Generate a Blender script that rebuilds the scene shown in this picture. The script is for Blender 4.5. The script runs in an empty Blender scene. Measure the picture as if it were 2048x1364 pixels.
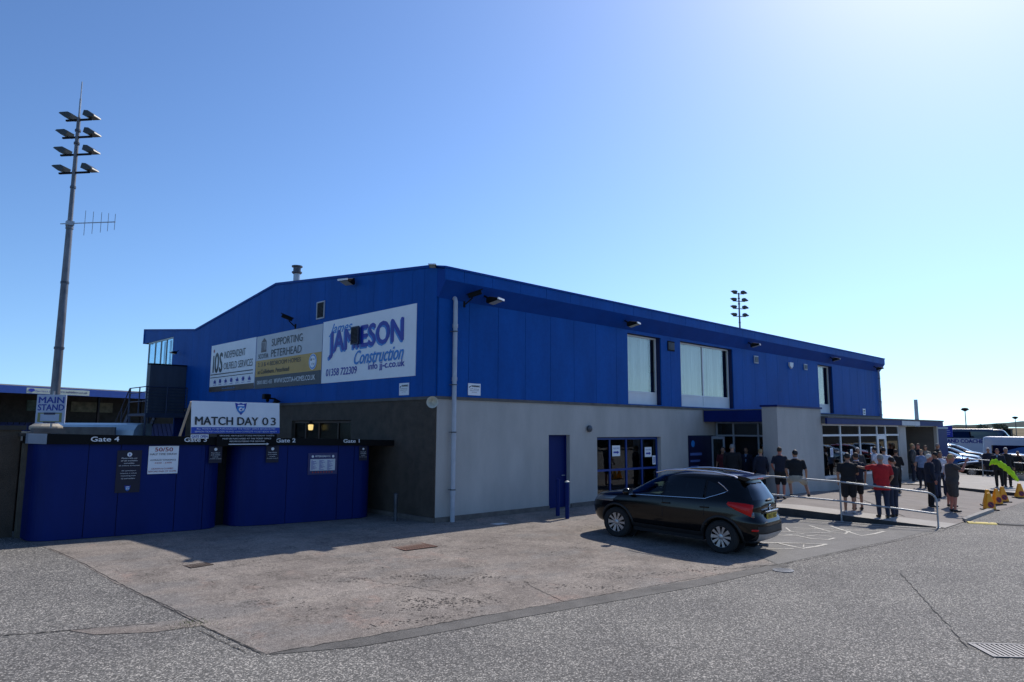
import bpy, bmesh, math, random
from mathutils import Vector, Matrix
random.seed(7)
R = math.radians
S = bpy.context.scene
COL = S.collection

# ---------------------------------------------------------------- camera, sky, sun, exposure
cam_data = bpy.data.cameras.new('camera')
cam = bpy.data.objects.new('camera', cam_data)
COL.objects.link(cam)
cam_data.sensor_width = 36
cam_data.lens = 24.547
cam_data.clip_start = 0.1
cam_data.clip_end = 6000
YAW, PITCH, ROLL = R(44.2325), R(7.1448), R(0.3041)
fwd = Vector((math.sin(YAW)*math.cos(PITCH), math.cos(YAW)*math.cos(PITCH), math.sin(PITCH)))
rgt = Vector((math.cos(YAW), -math.sin(YAW), 0))
upv = rgt.cross(fwd)
rg2 = rgt*math.cos(ROLL)+upv*math.sin(ROLL)
up2 = -rgt*math.sin(ROLL)+upv*math.cos(ROLL)
M = Matrix((rg2, up2, -fwd)).transposed().to_4x4()
M.translation = Vector((-11.55, -14.74, 2.45))
cam.matrix_world = M
S.camera = cam

SUN_AZ, SUN_EL = R(8.7), R(47.2)      # azimuth from +X towards +Y
LIFT_K, LIFT, SKY_TINT = .9, .10, (10.0, 7.8, 5.75)
W = bpy.data.worlds.new('World'); S.world = W; W.use_nodes = True
nt = W.node_tree; nt.nodes.clear()
sky = nt.nodes.new('ShaderNodeTexSky'); sky.sky_type = 'NISHITA'; sky.sun_disc = False
sky.sun_elevation = SUN_EL; sky.sun_rotation = R(90)-SUN_AZ
sky.altitude = 10; sky.air_density = 1.0; sky.dust_density = 0.45; sky.ozone_density = 6
bg = nt.nodes.new('ShaderNodeBackground'); bg.inputs[1].default_value = 0.1
out = nt.nodes.new('ShaderNodeOutputWorld')
tcw = nt.nodes.new('ShaderNodeTexCoord'); vm = nt.nodes.new('ShaderNodeVectorMath'); vm.operation = 'MULTIPLY_ADD'
vm.inputs[1].default_value = (1, 1, LIFT_K); vm.inputs[2].default_value = (0, 0, LIFT)
nt.links.new(tcw.outputs['Generated'], vm.inputs[0]); nt.links.new(vm.outputs[0], sky.inputs[0])
def vmath(op, a, b=None):
    n_ = nt.nodes.new('ShaderNodeVectorMath'); n_.operation = op; nt.links.new(a, n_.inputs[0])
    if b is not None:
        if isinstance(b, tuple): n_.inputs[1].default_value = b
        else: nt.links.new(b, n_.inputs[1])
    return n_.outputs[0]
# the sky's own contrast: a gamma with a soft shoulder, as the camera's exposure of the real sky gives
gm = nt.nodes.new('ShaderNodeGamma'); gm.inputs[1].default_value = 1.62; nt.links.new(vmath('MULTIPLY', sky.outputs[0], (.2, .2, .2)), gm.inputs[0])
bwn = nt.nodes.new('ShaderNodeRGBToBW'); nt.links.new(gm.outputs[0], bwn.inputs[0])
den = nt.nodes.new('ShaderNodeMath'); den.operation = 'MULTIPLY_ADD'; den.inputs[1].default_value = .35; den.inputs[2].default_value = 1; nt.links.new(bwn.outputs[0], den.inputs[0])
nt.links.new(vmath('DIVIDE', vmath('MULTIPLY', gm.outputs[0], SKY_TINT), den.outputs[0]), bg.inputs[0]); nt.links.new(bg.outputs[0], out.inputs[0])
sl = bpy.data.lights.new('sun', 'SUN'); sl.energy = 2.6; sl.angle = R(0.5); sl.color = (1, .93, .84)
sun = bpy.data.objects.new('sun', sl); COL.objects.link(sun)
sdir = Vector((math.cos(SUN_EL)*math.cos(SUN_AZ), math.cos(SUN_EL)*math.sin(SUN_AZ), math.sin(SUN_EL)))
sun.rotation_euler = sdir.to_track_quat('Z', 'Y').to_euler()
sun.location = (30, 5, 40)
S.view_settings.view_transform = 'Standard'; S.view_settings.look = 'None'
S.view_settings.exposure = 0.75; S.view_settings.gamma = 1
S.cycles.max_bounces = 8; S.cycles.transparent_max_bounces = 12

# ---------------------------------------------------------------- helpers
def tag(o, label=None, cat=None, group=None, kind=None):
    if label: o['label'] = label
    if cat: o['category'] = cat
    if group: o['group'] = group
    if kind: o['kind'] = kind
    return o

def empty(name, loc=(0, 0, 0), rz=0, label=None, cat=None, group=None):
    o = bpy.data.objects.new(name, None); COL.objects.link(o)
    o.location = loc; o.rotation_euler = (0, 0, rz)
    return tag(o, label, cat, group)

_m = {}
def mat(name, col, rough=.6, metal=0, var=.10, scale=2.0, bump=0., bscale=60., spec=.5, coat=0., stretch=(1, 1, 1), speck=0., speckscale=60.):
    if name in _m: return _m[name]
    m = bpy.data.materials.new(name); m.use_nodes = True; _m[name] = m
    t = m.node_tree; p = t.nodes['Principled BSDF']; N = t.nodes.new; L = t.links.new
    p.inputs['Roughness'].default_value = rough; p.inputs['Metallic'].default_value = metal
    p.inputs['Specular IOR Level'].default_value = spec; p.inputs['Coat Weight'].default_value = coat
    p.inputs['Coat Roughness'].default_value = .05
    tc = N('ShaderNodeTexCoord'); mp = N('ShaderNodeMapping'); mp.inputs['Scale'].default_value = stretch
    L(tc.outputs['Object'], mp.inputs[0])
    n = N('ShaderNodeTexNoise'); n.inputs['Scale'].default_value = scale; n.inputs['Detail'].default_value = 6; n.inputs['Roughness'].default_value = .62
    L(mp.outputs[0], n.inputs['Vector'])
    r = N('ShaderNodeValToRGB'); r.color_ramp.elements[0].position = .3; r.color_ramp.elements[1].position = .7
    r.color_ramp.elements[0].color = (*[max(0, c*(1-var)) for c in col], 1)
    r.color_ramp.elements[1].color = (*[min(1, c*(1+var)) for c in col], 1)
    L(n.outputs[0], r.inputs[0]); last = r.outputs[0]
    if speck > 0:
        v = N('ShaderNodeTexNoise'); v.inputs['Scale'].default_value = speckscale; v.inputs['Detail'].default_value = 2
        L(tc.outputs['Object'], v.inputs['Vector'])
        rr = N('ShaderNodeValToRGB'); rr.color_ramp.elements[0].position = .35; rr.color_ramp.elements[1].position = .65
        rr.color_ramp.elements[0].color = (1-speck,)*3+(1,); rr.color_ramp.elements[1].color = (1+speck,)*3+(1,)
        L(v.outputs[0], rr.inputs[0])
        mx = N('ShaderNodeMix'); mx.data_type = 'RGBA'; mx.blend_type = 'MULTIPLY'; mx.inputs[0].default_value = 1
        L(last, mx.inputs[6]); L(rr.outputs[0], mx.inputs[7]); last = mx.outputs[2]
    L(last, p.inputs['Base Color'])
    if bump > 0:
        b = N('ShaderNodeBump'); b.inputs['Strength'].default_value = bump; b.inputs['Distance'].default_value = .02
        n2 = N('ShaderNodeTexNoise'); n2.inputs['Scale'].default_value = bscale; n2.inputs['Detail'].default_value = 4
        L(tc.outputs['Object'], n2.inputs['Vector']); L(n2.outputs[0], b.inputs['Height']); L(b.outputs[0], p.inputs['Normal'])
    return m

def glass(name, tint=(.75, .85, .85), refl=1.0, rough=.01, ior=1.5, rcol=(.9, .95, 1)):
    if name in _m: return _m[name]
    m = bpy.data.materials.new(name); m.use_nodes = True; _m[name] = m
    t = m.node_tree; t.nodes.clear(); N = t.nodes.new; L = t.links.new
    o = N('ShaderNodeOutputMaterial'); mx = N('ShaderNodeMixShader'); tr = N('ShaderNodeBsdfTransparent'); gl = N('ShaderNodeBsdfGlossy')
    fr = N('ShaderNodeFresnel'); fr.inputs[0].default_value = ior
    tc = N('ShaderNodeTexCoord'); n = N('ShaderNodeTexNoise'); n.inputs['Scale'].default_value = .9
    b = N('ShaderNodeBump'); b.inputs['Strength'].default_value = .04; b.inputs['Distance'].default_value = .05
    L(tc.outputs['Object'], n.inputs['Vector']); L(n.outputs[0], b.inputs['Height']); L(b.outputs[0], gl.inputs['Normal'])
    ma = N('ShaderNodeMath'); ma.operation = 'MULTIPLY'; ma.use_clamp = True; ma.inputs[1].default_value = refl
    L(fr.outputs[0], ma.inputs[0]); tr.inputs[0].default_value = (*tint, 1); gl.inputs[0].default_value = (*rcol, 1); gl.inputs[1].default_value = rough
    L(ma.outputs[0], mx.inputs[0]); L(tr.outputs[0], mx.inputs[1]); L(gl.outputs[0], mx.inputs[2]); L(mx.outputs[0], o.inputs[0])
    return m

class MB:
    def __init__(s): s.v = []; s.f = []; s.mi = []; s.cur = 0
    def add(s, vs, fs):
        n = len(s.v); s.v += [tuple(v) for v in vs]; s.f += [tuple(i+n for i in f) for f in fs]; s.mi += [s.cur]*len(fs); return s
    def box(s, x0, x1, y0, y1, z0, z1, Mx=None):
        v = [Vector(p) for p in ((x0, y0, z0), (x1, y0, z0), (x1, y1, z0), (x0, y1, z0), (x0, y0, z1), (x1, y0, z1), (x1, y1, z1), (x0, y1, z1))]
        if Mx is not None: v = [Mx @ p for p in v]
        return s.add(v, [(0, 3, 2, 1), (4, 5, 6, 7), (0, 1, 5, 4), (1, 2, 6, 5), (2, 3, 7, 6), (3, 0, 4, 7)])
    def bar(s, a, b, w, h=None):                 # rectangular bar from a to b
        h = h or w; a = Vector(a); b = Vector(b); d = b-a; L = d.length
        q = d.to_track_quat('X', 'Z').to_matrix().to_4x4(); q.translation = a
        return s.box(0, L, -w/2, w/2, -h/2, h/2, q)
    def tube(s, pts, r, n=10, r2=None, cap=True):
        pts = [Vector(p) for p in pts]; rs = r if isinstance(r, (list, tuple)) else [r+(((r2 or r)-r)*i/(len(pts)-1)) for i in range(len(pts))]
        vs = []; fs = []; prev = None
        for i, p in enumerate(pts):
            d = (pts[min(i+1, len(pts)-1)]-pts[max(i-1, 0)]).normalized()
            if prev is None:
                a = d.orthogonal().normalized()
            else:
                a = (prev-d*prev.dot(d)).normalized()
            prev = a; b = d.cross(a)
            for k in range(n):
                t = 2*math.pi*k/n; vs.append(p+(a*math.cos(t)+b*math.sin(t))*rs[i])
        for i in range(len(pts)-1):
            for k in range(n):
                fs.append((i*n+k, i*n+(k+1) % n, (i+1)*n+(k+1) % n, (i+1)*n+k))
        if cap:
            fs.append(tuple(reversed(range(n)))); fs.append(tuple((len(pts)-1)*n+k for k in range(n)))
        return s.add(vs, fs)
    def loft(s, secs, n=16, Mx=None, e=2.0):      # horizontal elliptic sections (cx,cy,cz,rx,ry)
        vs = []; fs = []
        for (cx, cy, cz, rx, ry) in secs:
            for k in range(n):
                t = 2*math.pi*k/n; c, q = math.cos(t), math.sin(t)
                p = Vector((cx+rx*math.copysign(abs(c)**(2/e), c), cy+ry*math.copysign(abs(q)**(2/e), q), cz))
                vs.append(Mx @ p if Mx is not None else p)
        for i in range(len(secs)-1):
            for k in range(n): fs.append((i*n+k, i*n+(k+1) % n, (i+1)*n+(k+1) % n, (i+1)*n+k))
        fs.append(tuple(reversed(range(n)))); fs.append(tuple((len(secs)-1)*n+k for k in range(n)))
        return s.add(vs, fs)
    def ell(s, c, r, nu=12, nv=8, Mx=None):
        secs = []
        for i in range(nv+1):
            a = -math.pi/2+math.pi*i/nv; k = max(math.cos(a), .02)
            secs.append((c[0], c[1], c[2]+r[2]*math.sin(a), r[0]*k, r[1]*k))
        return s.loft(secs, nu, Mx)
    def capsule(s, a, b, r0, r1, n=10):
        a = Vector(a); b = Vector(b); d = (b-a).normalized(); pts = []; rs = []
        for k in (-.95, -.7, -.35): pts.append(a+d*r0*k); rs.append(r0*math.sqrt(1-k*k))
        pts += [a, b]; rs += [r0, r1]
        for k in (.35, .7, .95): pts.append(b+d*r1*k); rs.append(r1*math.sqrt(1-k*k))
        return s.tube(pts, rs, n)
    def prism(s, poly, a0, a1, axis='x'):          # polygon extruded along an axis
        def P(u, v, w): return {'x': (w, u, v), 'y': (u, w, v), 'z': (u, v, w)}[axis]
        n = len(poly); vs = [P(u, v, a0) for u, v in poly]+[P(u, v, a1) for u, v in poly]
        fs = [tuple(range(n)), tuple(reversed(range(n, 2*n)))]+[(i, i+n, (i+1) % n+n, (i+1) % n) for i in range(n)]
        return s.add(vs, fs)
    def lathe(s, prof, c=(0, 0, 0), n=20, axis='z', cap=True):
        vs = []; fs = []
        for r, h in prof:
            for k in range(n):
                t = 2*math.pi*k/n; x, y = r*math.cos(t), r*math.sin(t)
                vs.append({'z': (c[0]+x, c[1]+y, c[2]+h), 'y': (c[0]+x, c[1]+h, c[2]+y), 'x': (c[0]+h, c[1]+x, c[2]+y)}[axis])
        for i in range(len(prof)-1):
            for k in range(n): fs.append((i*n+k, i*n+(k+1) % n, (i+1)*n+(k+1) % n, (i+1)*n+k))
        if cap: fs.append(tuple(reversed(range(n)))); fs.append(tuple((len(prof)-1)*n+k for k in range(n)))
        return s.add(vs, fs)
    def mesh(s, name, mats):
        me = bpy.data.meshes.new(name); me.from_pydata(s.v, [], s.f)
        for m in (mats if isinstance(mats, (list, tuple)) else [mats]): me.materials.append(m)
        if any(s.mi):
            for p, i in zip(me.polygons, s.mi): p.material_index = i
        bm = bmesh.new(); bm.from_mesh(me); bmesh.ops.recalc_face_normals(bm, faces=bm.faces); bm.to_mesh(me); bm.free()
        return me
    def build(s, name, mats, parent=None, smooth=False, bevel=0, label=None, cat=None, group=None, kind=None, loc=None, rz=0):
        me = s.mesh(name, mats)
        o = bpy.data.objects.new(name, me); COL.objects.link(o)
        if smooth:
            for p in me.polygons: p.use_smooth = True
            if smooth != 2: me.set_sharp_from_angle(angle=R(38))
        if parent: o.parent = parent
        if loc: o.location = loc
        if rz: o.rotation_euler = (0, 0, rz)
        if bevel:
            b = o.modifiers.new('bevel', 'BEVEL'); b.width = bevel; b.segments = 2; b.limit_method = 'ANGLE'
        return tag(o, label, cat, group, kind)

def copy_tree(o, parent=None, **kw):
    c = o.copy(); COL.objects.link(c)
    if parent: c.parent = parent
    for ch in list(o.children): copy_tree(ch, c)
    return c

# text as meshes: each line is fitted into a box (x0, y0, w, h) of its sign
def text_mesh(s, bold=0., shear=0., spacing=1.):
    cu = bpy.data.curves.new('t', 'FONT'); cu.body = s; cu.size = 1; cu.offset = bold; cu.shear = shear; cu.space_character = spacing
    cu.resolution_u = 3; cu.fill_mode = 'BOTH'; cu.extrude = .0
    o = bpy.data.objects.new('t', cu); COL.objects.link(o)
    me = bpy.data.meshes.new_from_object(o.evaluated_get(bpy.context.evaluated_depsgraph_get()))
    bpy.data.objects.remove(o); bpy.data.curves.remove(cu)
    return me

def put_text(mb, s, x, y, w, h, z=.004, bold=0., shear=0., spacing=1., rot=0.):
    me = text_mesh(s, 0., shear, spacing)
    xs = [v.co.x for v in me.vertices]; ys = [v.co.y for v in me.vertices]
    if not xs: return
    x0, x1, y0, y1 = min(xs), max(xs), min(ys), max(ys)
    vs = []
    for v in me.vertices:
        px = (v.co.x-x0)/(x1-x0)*w; py = (v.co.y-y0)/(y1-y0)*h
        vs.append((x+px*math.cos(rot)-py*math.sin(rot), y+py*math.cos(rot)+px*math.sin(rot), z))
    fs = [tuple(p.vertices) for p in me.polygons]; bpy.data.meshes.remove(me)
    b = bold*h*1.15; sh = [(0, 0)]+([(-b, 0), (b, 0), (0, b*.6), (0, -b*.6), (-b*.6, b*.4), (b*.6, -b*.4)] if b > 0 else [])   # heavier strokes: shifted copies, each a hair higher
    for i, (dx, dy) in enumerate(sh): mb.add([(p[0]+dx, p[1]+dy, p[2]+i*.0003) for p in vs], fs)

def frame(origin, xdir, lean=0.):                 # sign frame: x right, y up, z out of the face
    x = Vector(xdir).normalized(); u = Vector((0, 0, 1)); z = x.cross(u)
    if lean: q = Matrix.Rotation(-lean, 3, x); u = q @ u; z = q @ z
    m = Matrix((x, u, z)).transposed().to_4x4(); m.translation = Vector(origin); return m

def sign(name, label, cat, fr, w, h, board, layers=(), t=.03, group=None, frame_mat=None):
    """layers: (part, material, [items]); item = ('t', str, x,y,w,h,{}) text, ('r', x0,y0,x1,y1) rect, ('p', [(x,y)..]) polygon, ('c', x,y,r) disc"""
    o = MB().box(0, w, 0, h, -t, 0).build(name, board, None, label=label, cat=cat, group=group)
    o.matrix_world = fr
    z = .004
    for part, m, items in layers:
        mb = MB()
        for it in items:
            if it[0] == 't': put_text(mb, it[1], *it[2:6], z=z, **(it[6] if len(it) > 6 else {}))
            elif it[0] == 'r': mb.add([(it[1], it[2], z), (it[3], it[2], z), (it[3], it[4], z), (it[1], it[4], z)], [(0, 1, 2, 3)])
            elif it[0] == 'p': mb.add([(x, y, z) for x, y in it[1]], [tuple(range(len(it[1])))])
            elif it[0] == 'c': mb.add([(it[1]+it[3]*math.cos(2*math.pi*k/24), it[2]+it[3]*math.sin(2*math.pi*k/24), z) for k in range(24)], [tuple(range(24))])
        mb.build(part, m, o); z += .003
    if frame_mat:
        MB().box(-.02, w+.02, -.02, 0, -t, .012).box(-.02, w+.02, h, h+.02, -t, .012).box(-.02, 0, 0, h, -t, .012).box(w, w+.02, 0, h, -t, .012).build('frame', frame_mat, o)
    return o

def remesh(mb, voxel, sm=3):
    me = bpy.data.meshes.new('x'); me.from_pydata(mb.v, [], mb.f)
    o = bpy.data.objects.new('x', me); COL.objects.link(o)
    r = o.modifiers.new('r', 'REMESH'); r.mode = 'VOXEL'; r.voxel_size = voxel
    if sm: s = o.modifiers.new('s', 'SMOOTH'); s.factor = .5; s.iterations = sm
    m2 = bpy.data.meshes.new_from_object(o.evaluated_get(bpy.context.evaluated_depsgraph_get()))
    bpy.data.objects.remove(o); bpy.data.meshes.remove(me)
    for p in m2.polygons: p.use_smooth = True
    return m2

def zg(x, y):
    z = 0 if y > 0 else max(.035*y, -.245)
    if x > 34: z -= min((x-34)*.01, .5)
    return z
def zplat(x, y):
    z = min(.08, .075*(y+4.8)+.08)
    if x > 16.5: z -= .10*min((x-16.5)/1.5, 1)
    return max(z, -.236)

# ---------------------------------------------------------------- materials
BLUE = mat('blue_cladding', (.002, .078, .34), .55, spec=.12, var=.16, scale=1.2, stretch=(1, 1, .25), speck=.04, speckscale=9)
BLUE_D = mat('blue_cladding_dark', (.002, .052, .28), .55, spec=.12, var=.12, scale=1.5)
NAVY = mat('navy_paint', (.003, .016, .125), .5, spec=.15, var=.15, scale=1.5, stretch=(1, 1, .3))
GAP = mat('joint_shadow_gap', (.004, .015, .08), .8)
RENDER = mat('grey_render', (.43, .415, .39), .9, var=.13, scale=1.1, bump=.15, bscale=120, stretch=(1, 1, .35), speck=.05, speckscale=40)
PEBBLE = mat('pebble_dash', (.085, .066, .050), .95, var=.25, scale=3, bump=.7, bscale=90, speck=.45, speckscale=70)
CONC = mat('plain_concrete', (.28, .27, .25), .9, var=.18, scale=3, bump=.3, speck=.12)
CONC_D = mat('dark_concrete', (.12, .115, .11), .9, var=.25, scale=3, bump=.3)
WHITE = mat('white_paint', (.75, .77, .78), .5, var=.05)
WHITE_P = mat('white_upvc', (.72, .74, .76), .35, var=.04)
BLACK = mat('black_paint', (.005, .005, .006), .6, var=.2, spec=.15)
DARK = mat('dark_interior', (.012, .012, .014), .9)
GREYP = mat('grey_plastic_pipe', (.42, .45, .50), .45, var=.12, scale=4)
GALV = mat('galvanised_steel', (.36, .38, .40), .5, metal=.75, var=.2, scale=8)
STEEL_D = mat('weathered_dark_steel', (.09, .10, .12), .5, metal=.6, var=.3, scale=4)
RUST = mat('rusty_iron', (.16, .085, .06), .85, var=.35, scale=12)
GLASS = glass('window_glass', (.86, .90, .90), .5, rcol=(.9, .85, .78))
GLASS_D = glass('dark_window_glass', (.35, .42, .42), 1.2)
CURTAIN = mat('pale_vertical_blind', (.78, .74, .70), .9, var=.34, scale=4, stretch=(3, 3, .06))
SIGNW = mat('sign_white', (.82, .84, .87), .4, var=.04)
SIGNG = mat('sign_pale_grey', (.52, .54, .57), .4, var=.04)
TNAVY = mat('lettering_navy', (.012, .028, .34), .4)
TBLUE = mat('lettering_light_blue', (.03, .22, .60), .4)
TBLK = mat('lettering_black', (.01, .01, .013), .4)
TWHT = mat('lettering_white', (.80, .82, .85), .4)
TRED = mat('lettering_red', (.35, .03, .03), .4)
GOLD = mat('sign_gold', (.55, .33, .07), .45)
CHAR = mat('sign_charcoal', (.03, .032, .045), .4)
# ---------------------------------------------------------------- ground
def asphalt_mat():
    m = bpy.data.materials.new('coarse_asphalt'); m.use_nodes = True; t = m.node_tree; N = t.nodes.new; L = t.links.new
    p = t.nodes['Principled BSDF']; p.inputs['Roughness'].default_value = .9; p.inputs['Specular IOR Level'].default_value = .3
    tc = N('ShaderNodeTexCoord')
    v = N('ShaderNodeTexVoronoi'); v.inputs['Scale'].default_value = 62; L(tc.outputs['Object'], v.inputs['Vector'])
    sep = N('ShaderNodeSeparateColor'); L(v.outputs['Color'], sep.inputs[0])
    r = N('ShaderNodeValToRGB'); e = r.color_ramp.elements
    e[0].position = .0; e[0].color = (.095, .093, .088, 1); e[1].position = 1; e[1].color = (.60, .57, .52, 1)
    a = e.new(.45); a.color = (.15, .147, .14, 1); a = e.new(.78); a.color = (.27, .265, .25, 1)
    L(sep.outputs[0], r.inputs[0])
    d = N('ShaderNodeValToRGB'); d.color_ramp.elements[0].position = .25; d.color_ramp.elements[1].position = .62
    d.color_ramp.elements[0].color = (1, 1, 1, 1); d.color_ramp.elements[1].color = (.35, .35, .36, 1)
    L(v.outputs['Distance'], d.inputs[0])
    mx = N('ShaderNodeMix'); mx.data_type = 'RGBA'; mx.blend_type = 'MULTIPLY'; mx.inputs[0].default_value = .52
    L(r.outputs[0], mx.inputs[6]); L(d.outputs[0], mx.inputs[7])
    n = N('ShaderNodeTexNoise'); n.inputs['Scale'].default_value = .35; n.inputs['Detail'].default_value = 7; n.inputs['Roughness'].default_value = .65
    L(tc.outputs['Object'], n.inputs['Vector'])
    n3 = N('ShaderNodeValToRGB'); n3.color_ramp.elements[0].position = .3; n3.color_ramp.elements[1].position = .7
    n3.color_ramp.elements[0].color = (.78, .77, .77, 1); n3.color_ramp.elements[1].color = (1.22, 1.20, 1.15, 1)
    L(n.outputs[0], n3.inputs[0])
    mx2 = N('ShaderNodeMix'); mx2.data_type = 'RGBA'; mx2.blend_type = 'MULTIPLY'; mx2.inputs[0].default_value = 1
    L(mx.outputs[2], mx2.inputs[6]); L(n3.outputs[0], mx2.inputs[7]); L(mx2.outputs[2], p.inputs['Base Color'])
    b = N('ShaderNodeBump'); b.inputs['Strength'].default_value = .55; b.inputs['Distance'].default_value = .006; b.invert = True
    L(v.outputs['Distance'], b.inputs['Height']); L(b.outputs[0], p.inputs['Normal'])
    return m
ASPH = asphalt_mat()

def apron_mat():
    m = bpy.data.materials.new('worn_pink_concrete'); m.use_nodes = True; t = m.node_tree; N = t.nodes.new; L = t.links.new
    p = t.nodes['Principled BSDF']; p.inputs['Roughness'].default_value = .92; p.inputs['Specular IOR Level'].default_value = .25
    tc = N('ShaderNodeTexCoord')
    def noise(sc, det=6, ro=.6, st=None):
        n = N('ShaderNodeTexNoise'); n.inputs['Scale'].default_value = sc; n.inputs['Detail'].default_value = det; n.inputs['Roughness'].default_value = ro
        if st:
            mp = N('ShaderNodeMapping'); mp.inputs['Scale'].default_value = st; L(tc.outputs['Object'], mp.inputs[0]); L(mp.outputs[0], n.inputs['Vector'])
        else: L(tc.outputs['Object'], n.inputs['Vector'])
        return n.outputs[0]
    def ramp(src, p0, c0, p1, c1):
        r = N('ShaderNodeValToRGB'); r.color_ramp.elements[0].position = p0; r.color_ramp.elements[1].position = p1
        r.color_ramp.elements[0].color = (*c0, 1); r.color_ramp.elements[1].color = (*c1, 1); L(src, r.inputs[0]); return r.outputs[0]
    def mix(f, a, b_, bt='MIX'):
        x = N('ShaderNodeMix'); x.data_type = 'RGBA'; x.blend_type = bt
        if isinstance(f, float): x.inputs[0].default_value = f
        else: L(f, x.inputs[0])
        for s_, i in ((a, 6), (b_, 7)):
            if isinstance(s_, tuple): x.inputs[i].default_value = (*s_, 1)
            else: L(s_, x.inputs[i])
        return x.outputs[2]
    base = ramp(noise(.55, 5, .6), .38, (.207, .188, .173), .62, (.29, .266, .243))
    base = mix(ramp(noise(.33, 4, .55, (1, 2.2, 1)), .52, (0, 0, 0), .60, (1, 1, 1)), base, (.225, .215, .205))     # greyer patches of thin screed
    base = mix(ramp(noise(.8, 6, .7, (1.4, 1, 1)), .58, (0, 0, 0), .68, (.7, .7, .7)), base, (.30, .235, .205))      # pinkish worn aggregate
    sp = ramp(noise(60, 3, .6), .36, (.50, .48, .46), .66, (1.42, 1.40, 1.36))
    base = mix(1.0, base, sp, 'MULTIPLY')
    base = mix(1.0, base, ramp(noise(13, 5, .7), .36, (.80, .79, .78), .64, (1.16, 1.15, 1.14)), 'MULTIPLY')
    base = mix(1.0, base, ramp(noise(2.3, 6, .7, (1, 1.7, 1)), .36, (.90, .90, .91), .64, (1.09, 1.08, 1.07)), 'MULTIPLY')
    worn = ramp(noise(1.3, 6, .75), .50, (0, 0, 0), .60, (1, 1, 1))
    pits = ramp(noise(30, 4, .7), .53, (0, 0, 0), .58, (1, 1, 1))
    pw = N('ShaderNodeMath'); pw.operation = 'MULTIPLY'; L(worn, pw.inputs[0]); L(pits, pw.inputs[1])
    base = mix(pw.outputs[0], base, (.05, .045, .04))
    L(base, p.inputs['Base Color'])
    b = N('ShaderNodeBump'); b.inputs['Strength'].default_value = .4; b.inputs['Distance'].default_value = .008
    L(noise(70, 3), b.inputs['Height']); L(b.outputs[0], p.inputs['Normal'])
    return m
APRON = apron_mat()
FINE = mat('fine_asphalt', (.115, .11, .102), .9, var=.30, scale=2.5, bump=.4, bscale=120, speck=.45, speckscale=75)
WALK = mat('pale_walkway_concrete', (.36, .34, .31), .9, var=.12, scale=1.4, bump=.15, speck=.10, speckscale=60)
WALK2 = mat('brown_walkway_asphalt', (.20, .18, .165), .9, var=.14, scale=1.6, bump=.2, speck=.2, speckscale=90)
CRACK = mat('dark_crack', (.03, .028, .025), .95)

def axis(a, b, step): n = max(1, int(round((b-a)/step))); return [a+(b-a)*i/n for i in range(n+1)]
xs = [-2500, -400, -80]+axis(-40, 34, 6)+axis(40, 90, 10)+[140, 400, 3500]
ys = [-2500, -400, -60, -30, -15, -7, -3.5, 0, 4, 12, 30, 80, 400, 3500]
def sheet(xs, ys, f):
    mb = MB(); n = len(ys)
    mb.add([(x, y, f(x, y)) for x in xs for y in ys], [(i*n+j, (i+1)*n+j, (i+1)*n+j+1, i*n+j+1) for i in range(len(xs)-1) for j in range(n-1)])
    return mb
sheet(xs, ys, zg).build('ground', ASPH, kind='structure')
def poly_sheet(poly, dz, f=zg, cut=(0, -7)):       # polygon laid on the profile, split at the folds
    bm = bmesh.new(); bm.faces.new([bm.verts.new((x, y, 0)) for x, y in poly])
    for c in cut:
        bmesh.ops.bisect_plane(bm, geom=bm.verts[:]+bm.edges[:]+bm.faces[:], plane_co=(0, c, 0), plane_no=(0, 1, 0))
    bmesh.ops.triangulate(bm, faces=bm.faces[:])
    mb = MB(); bm.verts.index_update()
    mb.add([(v.co.x, v.co.y, f(v.co.x, v.co.y)+dz) for v in bm.verts], [tuple(v.index for v in q.verts) for q in bm.faces]); bm.free()
    return mb
poly_sheet([(-7.56, -6.50), (-3.77, -7.05), (-.01, -7.72), (2.40, -8.05), (4.6, -5.6), (7.2, -2.6), (9.4, -1.4), (9.0, 0), (0, 0), (0, 4), (-8.3, 4), (-8.14, 2.34), (-7.98, -1.8), (-7.75, -4.74)], .004).build('concrete_apron', APRON, kind='structure')
poly_sheet([(-7.40, -6.60), (-6.6, -6.95), (-5.2, -7.20), (-4.2, -7.36), (-.2, -8.10), (2.45, -8.32), (2.40, -8.05), (-.01, -7.72), (-3.77, -7.05), (-7.56, -6.50)], .006).build('road_edge_strip', FINE, kind='structure')
poly_sheet([(2.45, -8.08), (4.6, -5.6), (7.2, -2.6), (9.4, -1.4), (9.81, -4.91), (10.95, -8.75), (8, -8.65)], .005).build('parking_bay', mat('bay_asphalt', (.165, .16, .15), .9, var=.14, scale=2, bump=.25, bscale=160, speck=.35, speckscale=80), kind='structure')

def wiggle(a, b, n, amp, seed):
    rr = random.Random(seed); p = []
    for i in range(n+1):
        t = i/n; e = 0 if i in (0, n) else rr.uniform(-amp, amp)
        p.append((a[0]+(b[0]-a[0])*t+e*.6, a[1]+(b[1]-a[1])*t+e))
    return p
def crack(pts, w, seed, dz=.008):
    rr = random.Random(seed); mb = MB(); L = []; Rr = []
    for i, (x, y) in enumerate(pts):
        j, k = max(0, i-1), min(len(pts)-1, i+1); d = Vector((pts[k][0]-pts[j][0], pts[k][1]-pts[j][1])).normalized()
        ww = w*rr.uniform(.35, 1.2)*(.2 if i in (0, len(pts)-1) else 1)
        L.append((x-d.y*ww/2, y+d.x*ww/2)); Rr.append((x+d.y*ww/2, y-d.x*ww/2))
    n = len(pts); v = [(x, y, zg(x, y)+dz) for x, y in L+Rr]
    return mb.add(v, [(i, i+1, i+1+n, i+n) for i in range(n-1)])
mb = MB()
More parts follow.
